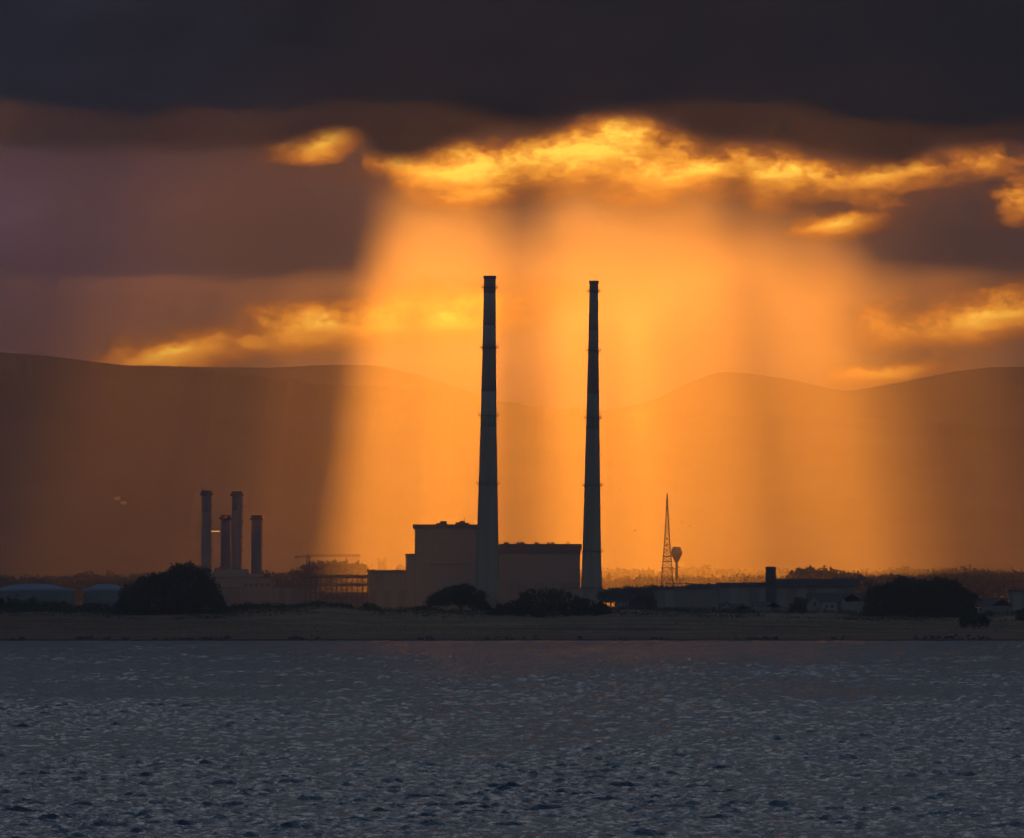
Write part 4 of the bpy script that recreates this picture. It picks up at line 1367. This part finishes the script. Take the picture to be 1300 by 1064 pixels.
ORD = 'first second third fourth fifth sixth seventh eighth ninth tenth eleventh twelfth thirteenth fourteenth fifteenth sixteenth'.split()
rng = random.Random(5)
for i in range(16):
    u = 1012 + i * 5.0 + rng.uniform(-2, 2)
    far_tree(u, 727 + 3.5 * math.sin(u * 0.09) * 0.6 + rng.uniform(-2.5, 2.5) + max(0, u - 1060) * 0.22, 5200 + rng.uniform(0, 120), rng.choice((0, 2)), ORD[i] + ' hazy tree from the left in the row behind the long warehouse', 'trees behind the warehouse', rng)
for i in range(12):
    u = 398 + i * 5.0 + rng.uniform(-2, 2)
    far_tree(u, 722 - 4.5 * math.sin((u - 390) / 70 * 2.8) + rng.uniform(-2, 2), 6000 + rng.uniform(0, 150), rng.choice((0, 2)), ORD[i] + ' faint tree from the left in the clump under the crane jib', 'trees under the crane', rng)
for i in range(14):
    u = 770 + i * 5.2 + rng.uniform(-2, 2)
    far_tree(u, 749.5 - i * 0.42 + rng.uniform(-1.5, 1.5), 3700 + rng.uniform(0, 120), rng.choice((0, 2)), ORD[i] + ' dark tree from the left in the belt beside the long pale shed', 'tree belt by the shed', rng)
for i in range(11):
    u = 1110 + i * 18 + rng.uniform(-5, 5)
    far_tree(u, 733 + rng.uniform(-4, 3), 4700 + rng.uniform(0, 300), rng.choice((0, 1, 2)), ORD[i] + ' hazy tree from the left on the skyline around the broad domed tree', 'skyline trees at the right', rng)


def woodland(name, label, D, pts, seed, amp, n, leaf, depth=120):
    """far wood that reads as one mass: leaf clumps under a ragged skyline"""
    r = np.random.RandomState(seed)
    us = np.array([p[0] for p in pts], float); vs = np.array([p[1] for p in pts], float)
    u = us[0] + (us[-1] - us[0]) * r.rand(n)
    crown = np.abs(np_noise(u / 7.0, u * 0, seed, 2)) * amp + np.clip(np_noise(u / 2.6, u * 0 + 5, seed + 1, 1), 0, 1) * amp * 0.9
    top = np.interp(u, us, vs) - crown
    y = D + r.uniform(0, depth, n)
    zt = CAM_Z + (HORIZON - top) / FPX * D
    z = GROUND_Z + (zt - GROUND_Z) * r.rand(n) ** 0.45
    C = np.stack([(u - PW / 2) / FPX * D, y, z], 1)
    o = obj(name, leaf_mesh(name, C, 5, leaf, leaf * 0.9, r), M['leaf_far'])
    return tag(o, label, 'wood', kind='stuff')


woodland('far_wood', 'far hazy wood and gardens along the foot of the hills', 6600, [(-60, 737), (100, 735), (300, 735), (390, 728), (470, 730), (640, 735), (765, 727), (830, 727.5), (900, 724), (960, 728), (1100, 730), (1200, 726), (1360, 730)], 81, 3.2, 9000, 1.6, 250)
woodland('middle_wood', 'hazy belt of trees across the town behind the sheds', 5350, [(-60, 744), (200, 742), (400, 741), (765, 738), (850, 736), (950, 735), (1050, 738), (1110, 735), (1200, 733), (1300, 733), (1360, 732)], 82, 2.6, 9000, 1.4, 200)

# rough grass on the shore
def build_grass():
    r = np.random.RandomState(91)
    n = 26000
    y = SHORE + 45 + (CREST + 20 - SHORE - 45) * r.rand(n) ** 0.9
    x = r.uniform(-1, 1, n) * (0.080 * y)
    keep = np_noise(x / 16, y / 30, 92, 3) > -0.25
    x, y = x[keep], y[keep]
    z = land_z(x, y)
    n = len(x)
    h = 0.14 + 0.28 * r.rand(n)
    w = 0.10 + 0.22 * r.rand(n)
    a = r.rand(n) * 3.14
    ca, sa = np.cos(a) * w, np.sin(a) * w
    lean = r.normal(0, 0.12, n)
    P = np.stack([np.stack([x - ca, y - sa, z - 0.08], 1), np.stack([x + ca, y + sa, z - 0.08], 1), np.stack([x + lean, y, z + h], 1)], 1).reshape(-1, 3)
    me = bpy.data.meshes.new('shore_grass')
    me.vertices.add(n * 3)
    me.vertices.foreach_set('co', P.reshape(-1).astype(np.float32))
    me.loops.add(n * 3)
    me.loops.foreach_set('vertex_index', np.arange(n * 3, dtype=np.int32))
    me.polygons.add(n)
    me.polygons.foreach_set('loop_start', np.arange(0, n * 3, 3, dtype=np.int32))
    me.update(calc_edges=True)
    o = obj('shore_grass', me, M['grass'])
    tag(o, 'rough tufted grass over the low shore', 'grass', kind='stuff')


build_grass()


# weed covered stones along the tide line
def build_rocks():
    r = np.random.RandomState(95)
    mb = MB()
    for _ in range(900):
        y = SHORE + 6 + abs(r.normal(0, 9))
        x = r.uniform(-0.085, 0.085) * y
        if np_noise(np.array([x / 9.0]), np.array([1.0]), 96, 3)[0] < -0.05:
            continue
        z = lz(x, y)
        w, h = 0.25 + 0.7 * r.rand() ** 2, 0.12 + 0.38 * r.rand() ** 2
        k = len(mb.v)
        ring = [(x + w * (0.7 + 0.5 * r.rand()) * math.cos(a), y + 0.6 * w * math.sin(a), z - 0.12) for a in (0.2, 1.3, 2.5, 3.6, 4.7, 5.6)]
        top = [(x + (p[0] - x) * 0.5, y + (p[1] - y) * 0.5, z + h * (0.7 + 0.6 * r.rand())) for p in ring]
        mb.v += ring + top
        for i in range(6):
            j = (i + 1) % 6
            mb.f.append((k + i, k + j, k + 6 + j, k + 6 + i))
        mb.f.append(tuple(k + 6 + i for i in range(6)))
    o = mb.build('shore_rocks', mat_noise('weedy_stone', (0.02, 0.017, 0.012), (0.07, 0.055, 0.04), 1.5, 0.8))
    tag(o, 'small dark weedy stones along the waterline', 'stones', kind='stuff')


build_rocks()


# low scrub that runs along the crest of the shore
def build_scrub():
    r = np.random.RandomState(97)
    n = 9000
    y = r.uniform(1760, 1935, n)
    x = r.uniform(-1, 1, n) * 0.082 * y
    h = np.clip(np_noise(x / 11.0, y / 40.0, 98, 4) + 0.25, 0, 1.5) * 1.5
    keep = h > 0.12
    x, y, h = x[keep], y[keep], h[keep]
    z = land_z(x, y) + h * r.rand(len(x)) ** 0.6
    o = obj('shore_scrub', leaf_mesh('shore_scrub', np.stack([x, y, z], 1), 5, 0.22, 0.25, r), M['leaf_brown'])
    tag(o, 'low dark scrub along the crest of the shore', 'scrub', kind='stuff')


build_scrub()
